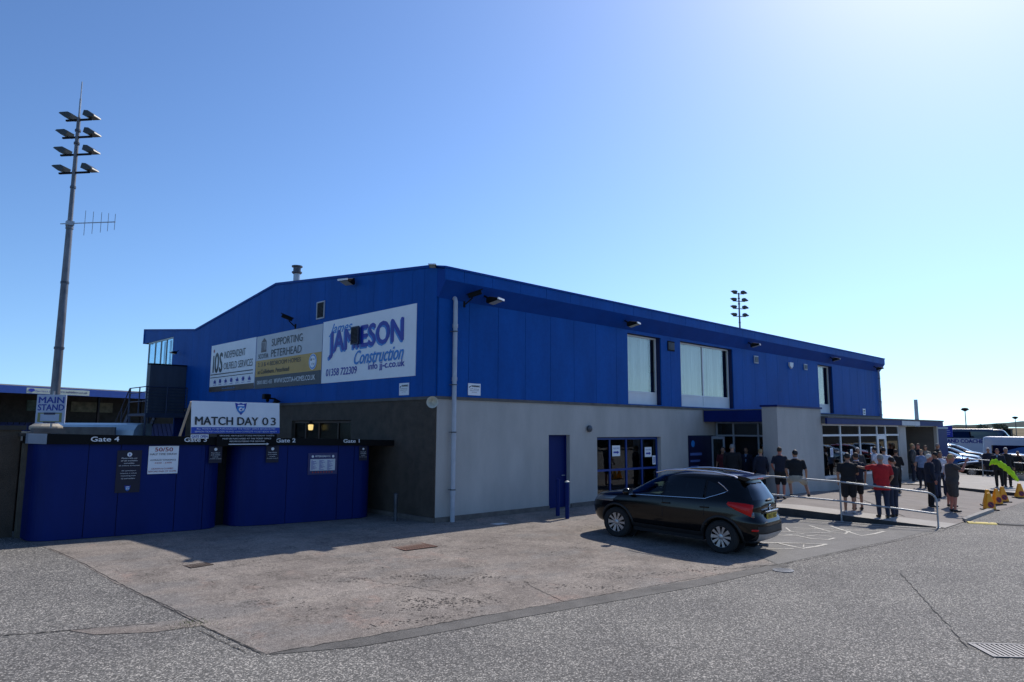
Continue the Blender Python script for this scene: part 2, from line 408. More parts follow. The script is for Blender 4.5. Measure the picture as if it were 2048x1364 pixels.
def addc(a, b, n, amp, w, s):
    c = crack(wiggle(a, b, n, amp, s), w, s); mb.add(c.v, c.f)
addc((-8.10, 2.2), (-7.93, -2.2), 20, .02, .014, 1); addc((-7.93, -2.0), (-7.74, -4.74), 34, .012, .018, 2); addc((-7.84, -3.0), (-7.68, -4.9), 30, .015, .014, 3)
addc((-7.74, -4.9), (-7.60, -6.50), 30, .015, .024, 4); addc((-7.84, -5.1), (-7.72, -6.35), 24, .015, .018, 21); addc((-7.56, -6.50), (-3.77, -7.05), 50, .02, .022, 5); addc((-3.77, -7.05), (2.4, -8.05), 70, .02, .014, 6)
addc((-13.5, -2.45), (-9.77, -3.85), 30, .015, .035, 7); addc((-9.77, -3.85), (-8.15, -4.5), 24, .015, .03, 8)
addc((-4.8, -3.8), (-4.03, -5.84), 34, .05, .014, 9); addc((-2.7, -6.1), (-3.02, -7.2), 20, .04, .016, 10)
addc((-.4, -1.7), (2.6, -3.0), 24, .02, .012, 12); addc((2.5, -8.15), (8.6, -8.85), 50, .02, .018, 13); addc((8.6, -8.85), (13, -9.1), 30, .02, .012, 14)
addc((1.2, -7.6), (2.4, -8.1), 12, .03, .02, 15); addc((-6.9, -1.7), (-4.4, -2.1), 20, .03, .008, 16); addc((-1.1, -12.2), (3.5, -10.0), 40, .03, .014, 17)
addc((0, -1.35), (.8, -3.9), 20, .02, .006, 18)
mb.build('pavement_cracks', CRACK, kind='structure')
# pits where the aggregate has broken out of the slab, in worn bands
mb = MB(); rr = random.Random(21)
bands = [((-4.9, -5.6), (-3.9, -6.5), .22, 300), ((-5.6, -5.9), (-4.3, -6.2), .16, 120), ((-5.0, -3.95), (-3.5, -4.5), .10, 110), ((-3.9, -4.6), (-2.6, -5.5), .14, 120), ((-2.8, -5.9), (-1.6, -7.2), .12, 100), ((-1.2, -6.6), (1.6, -7.6), .14, 120), ((-6.2, -6.3), (-4.4, -6.75), .08, 90), ((-1.6, -3.0), (-.9, -3.4), .10, 50), ((-7.2, -4.2), (-5.5, -5.6), .35, 70), ((-7, -1.6), (-2, -4), .9, 110)]
for a, b_, sp_, n_ in bands:
    for i in range(n_):
        t = rr.random(); x = a[0]+(b_[0]-a[0])*t+rr.gauss(0, sp_); y = a[1]+(b_[1]-a[1])*t+rr.gauss(0, sp_*.6); q_ = rr.choice((.006, .008, .011, .016, .024))
        if y < -6.4-.165*(x+7.9) or x > 2.2: continue
        k0 = rr.uniform(0, 6.28); mb.add([(x+q_*rr.uniform(.5, 1.3)*math.cos(k0+k*1.05), y+q_*rr.uniform(.5, 1.3)*math.sin(k0+k*1.05), zg(x, y)+.0075) for k in range(6)], [tuple(range(6))])
mb.build('slab_pits', mat('pit_shadowed_aggregate', (.06, .052, .045), .95, var=.4, scale=9), kind='structure')
MB().add([(x, y, zg(x, y)+.0065) for x, y in ((-9.1, -4.12), (-7.80, -4.55), (-7.72, -4.95), (-8.3, -4.85), (-8.9, -4.5))], [(0, 1, 2, 3, 4)]).build('mortar_patch', APRON, kind='structure')

# faded painted markings of the disabled bay
YPAINT = mat('faded_road_paint', (.50, .48, .42), .85, var=.15, scale=14, speck=.35, speckscale=30)
mb = MB()
def stroke(pts, w):
    L = []; Q = []
    for i, (x, y) in enumerate(pts):
        j, k = max(0, i-1), min(len(pts)-1, i+1); d = Vector((pts[k][0]-pts[j][0], pts[k][1]-pts[j][1])).normalized()
        L.append((x-d.y*w/2, y+d.x*w/2)); Q.append((x+d.y*w/2, y-d.x*w/2))
    n = len(pts); mb.add([(x, y, zg(x, y)+.011) for x, y in L+Q], [(i, i+1, i+1+n, i+n) for i in range(n-1)])
stroke([(5.0, -6.84), (4.82, -7.3), (4.70, -7.62), (5.2, -7.72), (5.75, -7.75)], .085)
stroke([(5.75, -7.75), (4.9, -6.75), (4.3, -6.2)], .05); stroke([(4.5, -7.5), (3.9, -7.0)], .05); stroke([(4.9, -7.55), (5.4, -7.35), (4.5, -6.5)], .035)
stroke([(6.46, -6.72), (6.3, -7.15), (6.45, -7.5), (6.86, -7.50)], .07); stroke([(6.46, -6.72), (6.0, -6.3), (5.3, -6.0)], .05); stroke([(6.6, -6.9), (7.0, -7.0), (7.05, -7.35)], .05)
stroke([(7.5, -5.95), (7.0, -6.3), (6.9, -6.7), (6.3, -6.5)], .05)
stroke([(8.45, -6.2), (7.88, -6.98), (7.80, -7.4), (8.4, -7.3)], .07); stroke([(8.9, -6.6), (8.2, -7.35), (7.75, -7.83), (8.4, -7.93), (9.1, -7.95)], .08)
stroke([(9.1, -7.95), (8.6, -7.1), (7.6, -6.1)], .05); stroke([(7.7, -7.2), (6.6, -6.1), (6.0, -5.6)], .04); stroke([(8.9, -7.6), (7.3, -6.3)], .03)
stroke([(9.6, -5.4), (10.5, -8.4)], .06); stroke([(9.2, -5.6), (10.0, -8.2)], .04)
mb.build('bay_markings', YPAINT, kind='structure')
MB().add([(1.1, -.95, -.025), (1.5, -1.0, -.025), (1.55, -1.22, -.03), (1.15, -1.2, -.03)], [(0, 1, 2, 3)]).build('white_patch', mat('patch_white', (.6, .6, .58), .8, var=.2, scale=20), kind='structure')  # small flat white quad on the apron near the wall

# raised walkway and ramp in front of the entrance
def edge_x(y): return 9.81+(-4.91-y)*.2967
ysw = axis(-8.9, 0, .445)
mb = MB(); cols = []
for y in ysw:
    x0 = edge_x(y); cols.append([x0+.0, x0+.9, x0+.9, 16.9 if y < -6 else 24.4, 24.4 if y > -8.95 else 24.4])
def strip(mb, xa, xb, dz=0.):
    n = len(ysw); cols = [lambda y, t=t: xa(y)+(xb(y)-xa(y))*t for t in (0, .1, .2, .3, .4, .45, .5, .55, .6, .65, .7, .8, .9, 1)]
    mb.add([(c(y), y, zplat(c(y), y)+dz) for c in cols for y in ysw], [(k*n+i, k*n+i+1, k*n+i+1+n, k*n+i+n) for k in range(len(cols)-1) for i in range(n-1)])
mb = MB(); strip(mb, edge_x, lambda y: edge_x(y)+1.2)
n = len(ysw)
mb.build('ramp_edge_slab', WALK, kind='structure')
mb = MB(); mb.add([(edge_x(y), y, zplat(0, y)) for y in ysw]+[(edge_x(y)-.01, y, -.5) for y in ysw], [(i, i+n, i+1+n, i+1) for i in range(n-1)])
mb.build('ramp_side_kerb', mat('shaded_kerb_concrete', (.055, .052, .05), .95, var=.3, scale=4, bump=.3), kind='structure')  # side face coloured near-black to stand for its shade
mb = MB(); strip(mb, lambda y: edge_x(y)+1.2, lambda y: 24.4, -.002)
mb.add([(edge_x(-8.9)+.9, -8.9, -.247), (24.4, -8.9, -.247), (24.4, -8.9, -.5), (edge_x(-8.9)+.9, -8.9, -.5)], [(0, 1, 2, 3)])
mb.build('walkway', WALK2, kind='structure')
MB().prism([(12.9, -8.95), (16.87, -8.87), (16.87, -8.70), (13.2, -8.80)], -.26, -.145, 'z').build('kerb', CONC, kind='structure')
mb = MB(); addc = None
c = crack(wiggle((12.0, -7.6), (17.4, -3.3), 30, .02, 3), .05, 3); c.v = [(x, y, zplat(x, y)+.004) for x, y, z in c.v]; mb.add(c.v, c.f)
c = crack(wiggle((13.5, -7.0), (16.9, -8.2), 20, .01, 4), .03, 4); c.v = [(x, y, zplat(x, y)+.004) for x, y, z in c.v]; mb.add(c.v, c.f)
mb.build('walkway_joints', CRACK, kind='structure')
# second raised pavement beyond the dropped crossing
mb = MB(); ysw2 = axis(-9.6, -3.2, .4); n = len(ysw2)
zk = lambda y: max(min(.02, .045*(y+4.8)+.04), -.19)
mb.add([(24.4, y, zk(y)) for y in ysw2]+[(34.2, y, zk(y)) for y in ysw2]+[(24.4, y, -.5) for y in ysw2]+[(34.2, y, -1) for y in ysw2],
       [(i, i+1, i+1+n, i+n) for i in range(n-1)]+[(i+n, i+1+n, i+1+3*n, i+3*n) for i in range(n-1)]+[(0, n, 3*n, 2*n)])
mb.build('far_pavement', WALK, kind='structure')
MB().add([(24.4, y, zk(y)) for y in ysw2]+[(24.39, y, -.5) for y in ysw2], [(i, i+n, i+1+n, i+1) for i in range(n-1)]).build('far_kerb', mat('shaded_kerb_concrete', (.055, .052, .05)), kind='structure')  # same darkened colour: shade of the kerb face put into the concrete

# drains
def grate(name, label, c, ux, w, d, nb, m, mback=CRACK, rows=1, th=.016):
    o = empty(name, (c[0], c[1], zg(*c[:2])+.0045), math.atan2(ux[1], ux[0]), label, 'drain grate')
    MB().box(-w/2, w/2, -d/2, d/2, -.008, -.003).build('recess', mback, o)
    th *= .35; o.location.z += .004
    f = MB()
    f.box(-w/2, w/2, -d/2, -d/2+.03, -.003, th).box(-w/2, w/2, d/2-.03, d/2, -.003, th).box(-w/2, -w/2+.03, -d/2+.03, d/2-.03, -.003, th).box(w/2-.03, w/2, -d/2+.03, d/2-.03, -.003, th)
    for r in range(1, rows): y = -d/2+d*r/rows; f.box(-w/2+.03, w/2-.03, y-.012, y+.012, -.003, th-.002)
    f.build('frame', m, o)
    b = MB()
    for i in range(nb):
        x = -w/2+.03+(w-.06)*(i+.5)/nb; b.box(x-(w-.06)/nb*.28, x+(w-.06)/nb*.28, -d/2+.03, d/2-.03, -.002, th-.004)
    b.build('bars', m, o)
    return o
grate('drain_grate', 'rusty brown square drain grating in the pink concrete near the building corner', (-2.3, -2.25), (1, -.05), .82, .62, 12, RUST, rows=5)
grate('drain_grate', 'small dark sunken drain grating at the tip of the building shadow', (-6.48, -1.40), (1, .1), .42, .30, 8, mat('old_iron', (.09, .065, .05), .8, var=.4, scale=20), rows=1)
grate('drain_grate', 'pale metal slotted road drain at the bottom right corner of the road', (-.66, -12.78), (.66, -.75), 1.25, .55, 20, mat('worn_grating', (.17, .165, .17), .55, metal=.2, var=.25, scale=15), rows=1, th=.02)
mh = empty('manhole_cover', (1.93, -8.43, -.235), 0, 'small round dark cover at the edge of the road below the black car', 'manhole cover')
MB().lathe([(.20, -.01), (.20, .004), (.15, .006), (.15, .001)], n=24).build('ring', STEEL_D, mh)
b = MB(); [b.box(-.13, .13, y-.012, y+.012, -.005, .006) for y in (-.09, -.045, 0, .045, .09)]; b.build('bars', STEEL_D, mh)
# a few weeds in the slab joint
WEED = mat('dry_weed_green', (.10, .12, .035), .8, var=.3, scale=30)
w_ = MB(); rr = random.Random(3)
for i in range(150):
    x = rr.gauss(-7.82, .13); y = rr.gauss(-4.80, .10); h = rr.uniform(.01, .035); a = rr.uniform(0, 6.3); z = zg(x, y)+.006
    w_.add([(x, y, z), (x+.008*math.cos(a), y+.008*math.sin(a), z), (x+.02*math.cos(a+1), y+.02*math.sin(a+1), z+h)], [(0, 1, 2)])
w_.build('weeds', WEED, label='tuft of dry weeds growing in the joint of the concrete slab', cat='weeds', kind='stuff')
# ---------------------------------------------------------------- the clubhouse
def cut_rects(x0, x1, z0, z1, ops):
    """rectangles covering [x0,x1]x[z0,z1] minus the openings"""
    X = sorted({x0, x1, *[v for o in ops for v in o[:2] if x0 < v < x1]}); out_ = []
    for a, b in zip(X, X[1:]):
        m = (a+b)/2; z = z0
        for o in sorted([o for o in ops if o[0] < m < o[1]], key=lambda o: o[2]):
            if o[2] > z: out_.append((a, b, z, min(o[2], z1)))
            z = max(z, o[3])
        if z < z1: out_.append((a, b, z, z1))
    return out_
PROF = [(-.35, 6.77), (.17, 6.86), (9.66, 7.75), (17.5, 6.79), (24.74, 7.49)]
def roof_z(y):
    for (a, za), (b, zb) in zip(PROF, PROF[1:]):
        if a <= y <= b: return za+(zb-za)*(y-a)/(b-a)
    return PROF[0][1] if y < PROF[0][0] else PROF[-1][1]
XE = 33.8
club = empty('clubhouse', (0, 0, 0), label='long two-storey clubhouse with blue metal cladding above grey rendered walls', cat='building')
W1 = (8.45, 10.52, 3.33, 5.84); W2 = (11.85, 15.92, 3.33, 5.86); W3 = (24.75, 26.6, 3.33, 5.82)
DOOR = (4.40, 5.38, .0, 2.26); WG = (6.75, 10.46, .15, 2.18)
# lower walls
mb = MB()
for r in cut_rects(0.03, 14.32, 0, 3.22, [DOOR, WG]): mb.box(r[0], r[1], 0, .25, r[2], r[3])
mb.box(14.32, XE, 0, .25, 0, 3.22); mb.box(XE-.25, XE, .25, 18, 0, 3.22)
mb.build('lower_wall', RENDER, club)
mb = MB()
for r in cut_rects(0.012, 18.1, 0, 3.22, [(4.2, 8.05, 1.7, 2.68)]): mb.box(0, .25, r[0], r[1], r[2], r[3])
mb.box(.25, XE, 17.85, 18.1, 0, 3.22)
mb.build('gable_lower_wall', PEBBLE, club)
mb = MB(); mb.box(-.03, XE, -.035, .24, 3.22, 3.30).box(-.03, .24, .24, 18.1, 3.22, 3.30)
mb.build('ledge', CONC_D, club)
mb = MB()
for a, b in ((.0, 4.38), (5.40, 13.4)): mb.box(a, b, -.05, -.002, -.12, .13)
mb.box(-.05, -.002, .0, 3.2, -.1, .12).box(4.38, 5.40, -.04, .2, -.1, .02)
mb.build('footing', mat('brown_footing', (.15, .13, .115), .9, var=.25, scale=5, bump=.3), club)
# upper cladding, long side: panels with joints
mb = MB(); joints = [0.0, .52]+[1.08+1.12*i for i in range(30)]
joints = [j for j in joints if j < XE]+[XE]
for a, b in zip(joints, joints[1:]):
    for r in cut_rects(a+.006, b-.006, 3.30, 5.99, [W1, W2, W3]): mb.box(r[0], r[1], -.045, .0, r[2], r[3])
mb.build('side_cladding', BLUE, club)
mb = MB()
for r in cut_rects(0, XE, 3.30, 5.99, [W1, W2, W3]): mb.box(r[0], r[1], .001, .24, r[2], r[3])
mb.build('cladding_backing', GAP, club)
# gable cladding: strips with their tops on the roof line
mb = MB(); ys_ = [0.0]
while ys_[-1] < 24.5: ys_.append(ys_[-1]+(.56 if ys_[-1] < 1.1 else .98))
ys_ = [y for y in ys_ if y < 24.4]+[24.62]
for a, b in zip(ys_, ys_[1:]):
    a2, b2 = a+.004, b-.004
    zb = 3.30 if b < 20.3 else 6.74
    if a < 20.3 < b:
        mb.prism([(a2, 3.30), (20.28, 3.30), (20.28, roof_z(20.28)-.02), (a2, roof_z(a2)-.02)], -.045, 0, 'x'); a2 = 20.285; zb = 6.74
    brk = [y for y in (9.66, 17.5) if a2 < y < b2]
    top = [(y, roof_z(y)-.02) for y in [b2]+brk[::-1]+[a2]]
    mb.prism([(a2, zb), (b2, zb)]+top, -.045, 0, 'x')
mb.build('gable_cladding', BLUE, club)
mb = MB(); mb.prism([(.0, 3.3), (20.28, 3.3), (20.28, roof_z(20.28)-.03), (17.5, 6.76), (9.66, 7.7), (.17, 6.8), (.0, 6.77)], .002, .2, 'x')
mb.prism([(20.28, 6.76), (24.6, 6.76), (24.6, 7.42), (20.28, 7.0)], .002, .2, 'x'); mb.build('gable_backing', GAP, club)
# far end wall and back
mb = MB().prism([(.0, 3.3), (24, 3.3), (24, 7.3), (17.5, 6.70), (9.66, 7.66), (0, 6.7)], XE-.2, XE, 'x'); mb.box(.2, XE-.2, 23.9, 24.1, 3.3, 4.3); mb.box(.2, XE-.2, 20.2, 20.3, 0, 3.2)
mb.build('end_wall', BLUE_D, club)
MB().box(.2, XE-.2, .24, 24.0, 3.23, 3.32).build('upper_floor', CONC_D, club)
# roof
mb = MB(); n = len(PROF)
up = [(y, z) for y, z in PROF]; lo = [(y, z-.10) for y, z in PROF][::-1]
mb.prism(up[1:]+lo[:-1], .0, XE+.02, 'x')
mb.build('roof', mat('grey_roof_sheet', (.22, .23, .25), .6), club)
mb = MB()
fj = [-.05, .60]+[1.66+1.12*i for i in range(29)]+[XE+.05]
for a, b in zip(fj, fj[1:]): mb.prism([(-.375, 6.40), (-.335, 6.38), (-.335, 6.72), (-.375, 6.72)], a+.006, b-.006, 'x')
mb.build('fascia', BLUE, club)
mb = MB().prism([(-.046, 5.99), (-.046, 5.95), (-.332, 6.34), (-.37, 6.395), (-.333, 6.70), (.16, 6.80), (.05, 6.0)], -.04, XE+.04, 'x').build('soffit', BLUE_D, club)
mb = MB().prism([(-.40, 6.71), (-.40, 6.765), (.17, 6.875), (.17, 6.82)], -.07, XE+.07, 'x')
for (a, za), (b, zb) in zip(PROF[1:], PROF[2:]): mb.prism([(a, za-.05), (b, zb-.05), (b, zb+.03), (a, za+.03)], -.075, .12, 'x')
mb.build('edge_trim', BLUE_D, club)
MB().box(-.075, .4, 24.62, 24.74, 6.74, 7.49).build('end_fascia', BLUE, club)

def window(parent, x0, x1, z0, z1, y, cols, panel=0., fm=WHITE_P, gm=GLASS, fw=.06, trans=(), name='window', along='x', d=.07, curtain=None):
    """framed window in the plane y (or x when along == 'y'); panel: height of the solid lower panel"""
    def bx(mb, a0, a1, c0, c1, h0, h1): return mb.box(a0, a1, c0, c1, h0, h1) if along == 'x' else mb.box(c0, c1, a0, a1, h0, h1)
    f = MB(); bx(f, x0, x1, y, y+d, z1-fw, z1); bx(f, x0, x1, y, y+d, z0, z0+fw)
    bx(f, x0, x0+fw, y, y+d, z0+fw, z1-fw); bx(f, x1-fw, x1, y, y+d, z0+fw, z1-fw)
    lev = sorted(list(trans)+([z0+panel] if panel else []))
    cc = [x0+fw]+[c for c in cols]+[x1-fw]
    for l in lev: bx(f, x0+fw, x1-fw, y+.002, y+d-.002, l-fw/2, l+fw/2)
    for c in cols:
        zz = [z0+fw]+[v for l in lev for v in (l-fw/2, l+fw/2)]+[z1-fw]
        for a, b in zip(zz[::2], zz[1::2]): bx(f, c-fw/2, c+fw/2, y+.004, y+d-.004, a, b)
    w = f.build(name, fm, parent)
    g = MB()
    za = z0+panel if panel else z0+fw
    bx(g, x0+fw*.6, x1-fw*.6, y+d*.45, y+d*.55, za, z1-fw*.6); g.build('pane', gm, w)
    if panel: p = MB(); bx(p, x0+fw*.7, x1-fw*.7, y+.02, y+.05, z0+fw*.5, z0+panel); p.build('lower_panel', WHITE, w)
    if curtain:
        c = MB(); n = int((x1-x0-.3)/.07)
        for i in range(n):
            a = x0+.08+i*.07
            if along == 'x': c.add([(a, y+d+.10+.05*(i % 2), za), (a+.07, y+d+.10+.05*((i+1) % 2), za), (a+.07, y+d+.10+.05*((i+1) % 2), z1), (a, y+d+.10+.05*(i % 2), z1)], [(0, 1, 2, 3)])
            else: c.add([(y+d+.10+.03*(i % 2), a, za), (y+d+.10+.03*((i+1) % 2), a+.07, za), (y+d+.10+.03*((i+1) % 2), a+.07, z1), (y+d+.10+.03*(i % 2), a, z1)], [(0, 1, 2, 3)])
        c.build('blind', curtain, w)
    return w
GREY_R = mat('window_reveal', (.03, .05, .09), .7)
for (a, b, z0, z1), cols in ((W1, []), (W2, [13.83]), (W3, [])):
    window(club, a+.02, b-.02, z0+.01, z1-.01, .16, cols, panel=.44, curtain=CURTAIN, fw=.055)
# ground floor window group with blue frames
BFRAME = mat('blue_window_frame', (.006, .04, .22), .4)
DCURT = mat('brown_curtain', (.10, .09, .075), .9, var=.3, scale=5, stretch=(4, 4, .2))
w = window(club, 6.77, 10.44, .17, 2.16, .14, [7.62, 8.55, 9.48], fm=BFRAME, gm=GLASS_D, fw=.07, trans=[1.07])
mb = MB()
for a, b in ((6.95, 7.35), (7.75, 8.15), (8.7, 9.1), (9.6, 10.2)):
    n = int((b-a)/.05)
    for i in range(n): mb.add([(a+i*.05, .45+.03*(i % 2), .2), (a+i*.05+.05, .45+.03*((i+1) % 2), .2), (a+i*.05+.05, .45+.03*((i+1) % 2), 2.15), (a+i*.05, .45+.03*(i % 2), 2.15)], [(0, 1, 2, 3)])
mb.build('curtain', DCURT, w)
# blue door
d = MB().box(4.42, 5.36, .18, .23, .02, 2.24).build('door', NAVY, club)
MB().tube([(5.27, .17, 1.0), (5.27, .12, 1.0), (5.13, .12, 1.0)], .012, 8).build('handle', GALV, d)
MB().box(4.40, 4.44, .14, .18, 0, 2.26).box(5.34, 5.38, .14, .18, 0, 2.26).box(4.44, 5.34, .14, .18, 2.22, 2.26).build('frame', NAVY, d)
# gable window above the shed roof
BRN = mat('brown_frame', (.055, .035, .025), .6)
window(club, 4.22, 8.03, 1.72, 2.66, .08, [5.1, 6.3, 7.2], fm=BRN, gm=glass('gable_glass', (.3, .33, .33), .25, rough=.2), fw=.06, along='y')
# glazed end bay under the cantilever
w = window(club, 20.32, 23.96, 3.9, 6.73, -.02, [21.3, 22.1, 22.95], fm=mat('pale_green_frame', (.35, .42, .42), .4), gm=glass('pale_glass', (.75, .9, .95), .6), fw=.07, along='y', d=.06)
mb = MB().box(.1, 5, 23.9, 23.96, 3.9, 4.2).box(.3, .34, 20.8, 21.0, 4, 6.7).box(.3, .34, 21.6, 21.8, 4, 6.7).box(.3, .34, 22.5, 22.6, 4, 6.7); mb.build('inner_post', WHITE, w)
# flue
fl = empty('flue', (.7, 9.55, 7.6), label='grey metal flue pipe with a dark cowl on the roof ridge', cat='flue')
MB().tube([(0, 0, -.1), (0, 0, .62)], .125, 16).build('pipe', mat('zinc', (.38, .42, .46), .4, metal=.5), fl, smooth=True)
MB().lathe([(.15, .62), (.19, .66), (.19, .70), (.14, .70), (.14, .88), (.20, .88), (.20, .93), (.05, .95)], n=16).build('cowl', STEEL_D, fl, smooth=True)

# ---------------------------------------------------------------- single-storey porch in front
porch = empty('entrance_porch', (13.43, -3.06, 0), label='single-storey grey entrance porch with blue fascia and white-framed glazing', cat='building')
inv = Matrix.Translation((-13.43, 3.06, 0))
def pb(mb, name, m, parent=porch, **k):
    o = mb.build(name, m, parent, **k)
    if parent is porch: o.matrix_parent_inverse = inv
    return o
pb(MB().box(13.43, 17.36, -3.06, -2.48, 0, 3.30).box(14.9, 17.36, -2.48, -.002, 0, 3.2), 'pillar_wall', RENDER)
pb(MB().box(13.38, 17.41, -3.11, -2.43, 3.30, 3.37), 'pillar_cap', NAVY)
# canopy over the side entrance
pb(MB().box(13.43, 14.6, -2.48, -.05, 2.76, 3.19), 'canopy', NAVY)
pb(MB().box(13.41, 14.6, -2.478, -.052, 3.192, 3.22), 'canopy_trim', CONC_D)
# entrance glazing, faces the camera side; open doorway
e = MB(); X0 = 14.30
for y0, y1 in ((-2.46, -2.40), (-1.90, -1.84), (-.86, -.80), (-.14, -.06)): e.box(X0, X0+.07, y0, y1, 0.0, 2.74)
for y0, y1 in ((-2.40, -1.90), (-1.84, -.86), (-.80, -.14)): e.box(X0+.003, X0+.067, y0, y1, 2.19, 2.25); e.box(X0+.003, X0+.067, y0, y1, 2.70, 2.74)
for y0, y1 in ((-2.40, -1.90), (-.80, -.14)): e.box(X0+.003, X0+.067, y0, y1, 0.0, .06)
en = pb(e, 'entrance_frame', mat('grey_aluminium', (.30, .33, .38), .4), porch)
g = MB()
for y0, y1, z0, z1 in ((-2.40, -1.90, .06, 2.19), (-2.40, -1.90, 2.25, 2.70), (-1.84, -.86, 2.25, 2.70), (-.80, -.14, 2.25, 2.70), (-.80, -.14, .06, 2.19)): g.box(X0+.03, X0+.037, y0, y1, z0, z1)
g.build('pane', GLASS_D, en)
dl = MB().box(-.04, 0, 0, .07, 0, 2.17).box(-.04, 0, .50, .57, 0, 2.17).box(-.04, 0, .07, .50, 2.07, 2.17).box(-.04, 0, .07, .50, 0, .12)
dd = pb(dl, 'door_leaf', mat('grey_aluminium', (.30, .33, .38), .4), porch); dd.location = (14.0-.0, -.62, .01); 
MB().box(-.022, -.018, .07, .50, .12, 2.07).build('pane', GLASS_D, dd)
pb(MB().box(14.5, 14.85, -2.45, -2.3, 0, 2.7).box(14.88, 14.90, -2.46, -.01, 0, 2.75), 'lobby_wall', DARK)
# front glazing
pb(MB().box(17.36, 26.85, -3.06, -2.86, 0, .52).box(26.85, 27.85, -3.06, -2.86, 0, 2.70).box(27.65, 27.85, -2.86, -.2, 0, 2.70).box(17.36, 17.46, -3.06, -2.86, .52, 2.70), 'front_wall', RENDER)
f = MB(); y0, y1 = -3.04, -2.96
xsF = [17.46, 19.40, 21.62, 23.80, 24.95, 26.85]
f.box(17.46, 26.85, y0, y1, 2.64, 2.72); f.box(17.46, 26.85, y0-.05, y1, .50, .60)
for i, x in enumerate(xsF):
    a = .0 if i else 0; w_ = .05
    f.box(x-(0 if i == 0 else w_), x+(0 if i == 5 else w_), y0+.003, y1-.003, .60, 2.64)
for a, b in zip(xsF, xsF[1:]): f.box(a+.05, b-.05, y0+.006, y1-.006, 2.20, 2.28)
f.box(23.85, 23.97, y0+.008, y1-.008, .60, 2.20).box(24.78, 24.90, y0+.008, y1-.008, .60, 2.20).box(23.97, 24.78, y0+.008, y1-.008, 2.05, 2.20)
fr_ = pb(f, 'front_window', WHITE_P, porch)
MB().box(17.47, 26.84, -3.003, -2.997, .55, 2.70).build('pane', glass('reflective_glass', (.30, .36, .38), 1.15), fr_)
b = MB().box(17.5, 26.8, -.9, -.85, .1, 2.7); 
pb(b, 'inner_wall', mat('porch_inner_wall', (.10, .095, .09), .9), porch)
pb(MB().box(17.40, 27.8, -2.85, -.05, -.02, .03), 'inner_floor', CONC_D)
# alcove and end post
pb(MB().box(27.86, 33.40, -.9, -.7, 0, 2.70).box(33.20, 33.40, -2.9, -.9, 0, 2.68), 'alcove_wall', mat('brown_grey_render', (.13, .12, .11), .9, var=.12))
pb(MB().box(33.18, 33.45, -3.06, -2.9, 0, 2.70), 'corner_post', RENDER)
# fascia and flat roof
pb(MB().box(17.37, 33.6, -3.30, -3.22, 2.70, 2.95), 'fascia', NAVY)
pb(MB().box(26.5, 29.35, -3.315, -3.302, 2.705, 2.93), 'silver_panel', mat('silver_panel', (.42, .46, .52), .4))
pb(MB().box(17.36, 33.6, -3.22, -.048, 2.72, 2.93).box(17.37, 33.65, -3.34, -.05, 2.952, 3.02), 'flat_roof', CONC_D)
pb(MB().box(29.5, 30.3, -2.4, -2.2, 2.66, 2.715), 'soffit_lamp', WHITE)

# ---------------------------------------------------------------- things on the walls
def wall_flood(x, y, z, rz, label, s=1.0):
    o = empty('wall_floodlight', (x, y, z), rz, label, 'floodlight', 'floodlights under the eaves'); o.scale = (s, s, s)
    MB().prism([(-.02, -.06), (.02, -.09), (.34, .0), (.36, .05), (.08, .10), (-.02, .05)], -.17, .17, 'x').build('housing', BLACK, o, bevel=.01)
    MB().add([(-.15, -.345, -.012), (.15, -.345, -.012), (.15, -.05, -.092), (-.15, -.05, -.092)], [(0, 1, 2, 3)]).build('lens', mat('lamp_lens', (.35, .38, .30), .2), o)
    for c in o.children:
        if c.name.startswith('housing'): c.rotation_euler = (0, 0, math.pi)
    MB().box(-.19, .19, -.385, -.352, .0, .055).build('rim', mat('bright_rim', (.75, .78, .8), .3), o)
    MB().bar((0, -.1, 0), (0, .16, .16), .05).bar((-.18, -.12, .0), (.18, -.12, .0), .03).build('bracket', BLACK, o)
    return o
wall_flood(1.55, -.36, 6.02, .35, 'black floodlight under the eaves just right of the corner downpipe')
wall_flood(8.10, -.36, 6.06, .35, 'black floodlight under the eaves above the first upper window')
wall_flood(17.0, -.36, 6.10, .35, 'black floodlight under the eaves above the grey vent right of the double window')
wall_flood(25.9, -.36, 6.12, .35, 'black floodlight under the eaves above the last narrow upper window')
wall_flood(32.4, -.36, 6.05, .35, 'black floodlight under the eaves at the far end of the clubhouse')
wall_flood(-.22, 4.15, 6.95, -1.25, 'floodlight on the gable near the roof line above the white construction sign')
wall_flood(-.12, .10, 6.82, -.8, 'small floodlight at the very top of the near corner', .55)
wall_flood(-.25, 19.2, 5.85, -1.57, 'small black lamp on the gable beside the tall glazed bay', .7)
def cctv(loc, rz, label, tilt=.35):
    o = empty('security_camera', loc, rz, label, 'camera')
    q = Matrix.Rotation(-tilt, 4, 'X')
    MB().box(-.055, .055, -.38, .0, -.05, .06, q).build('housing', BLACK, o, bevel=.008)
    MB().box(-.07, .07, -.44, .03, .062, .075, q).build('sun_shield', BLACK, o)
    MB().bar((0, -.12, -.03), (0, .08, -.22), .035).box(-.06, .06, .08, .14, -.30, -.14).build('bracket', BLACK, o)
    return o
cctv((.82, -.30, 6.06), .9, 'black security camera beside the top of the corner downpipe')
cctv((-.30, 7.75, 6.15), -2.0, 'black security camera on the gable above the grey housebuilder sign')
def box_thing(name, label, cat, x0, x1, z0, z1, m, depth=.10, louv=None):
    o = MB().box(x0, x1, -.045-depth, -.05, z0, z1).build(name, m, None, bevel=.01, label=label, cat=cat)
    if louv:
        l = MB(); n = 7
        for i in range(n): z = z0+.05+(z1-z0-.1)*(i+.5)/n; l.box(x0+.03, x1-.03, -.06-depth, -.047-depth, z-.012, z+.012)
        l.build('louvre', louv, o)
    return o
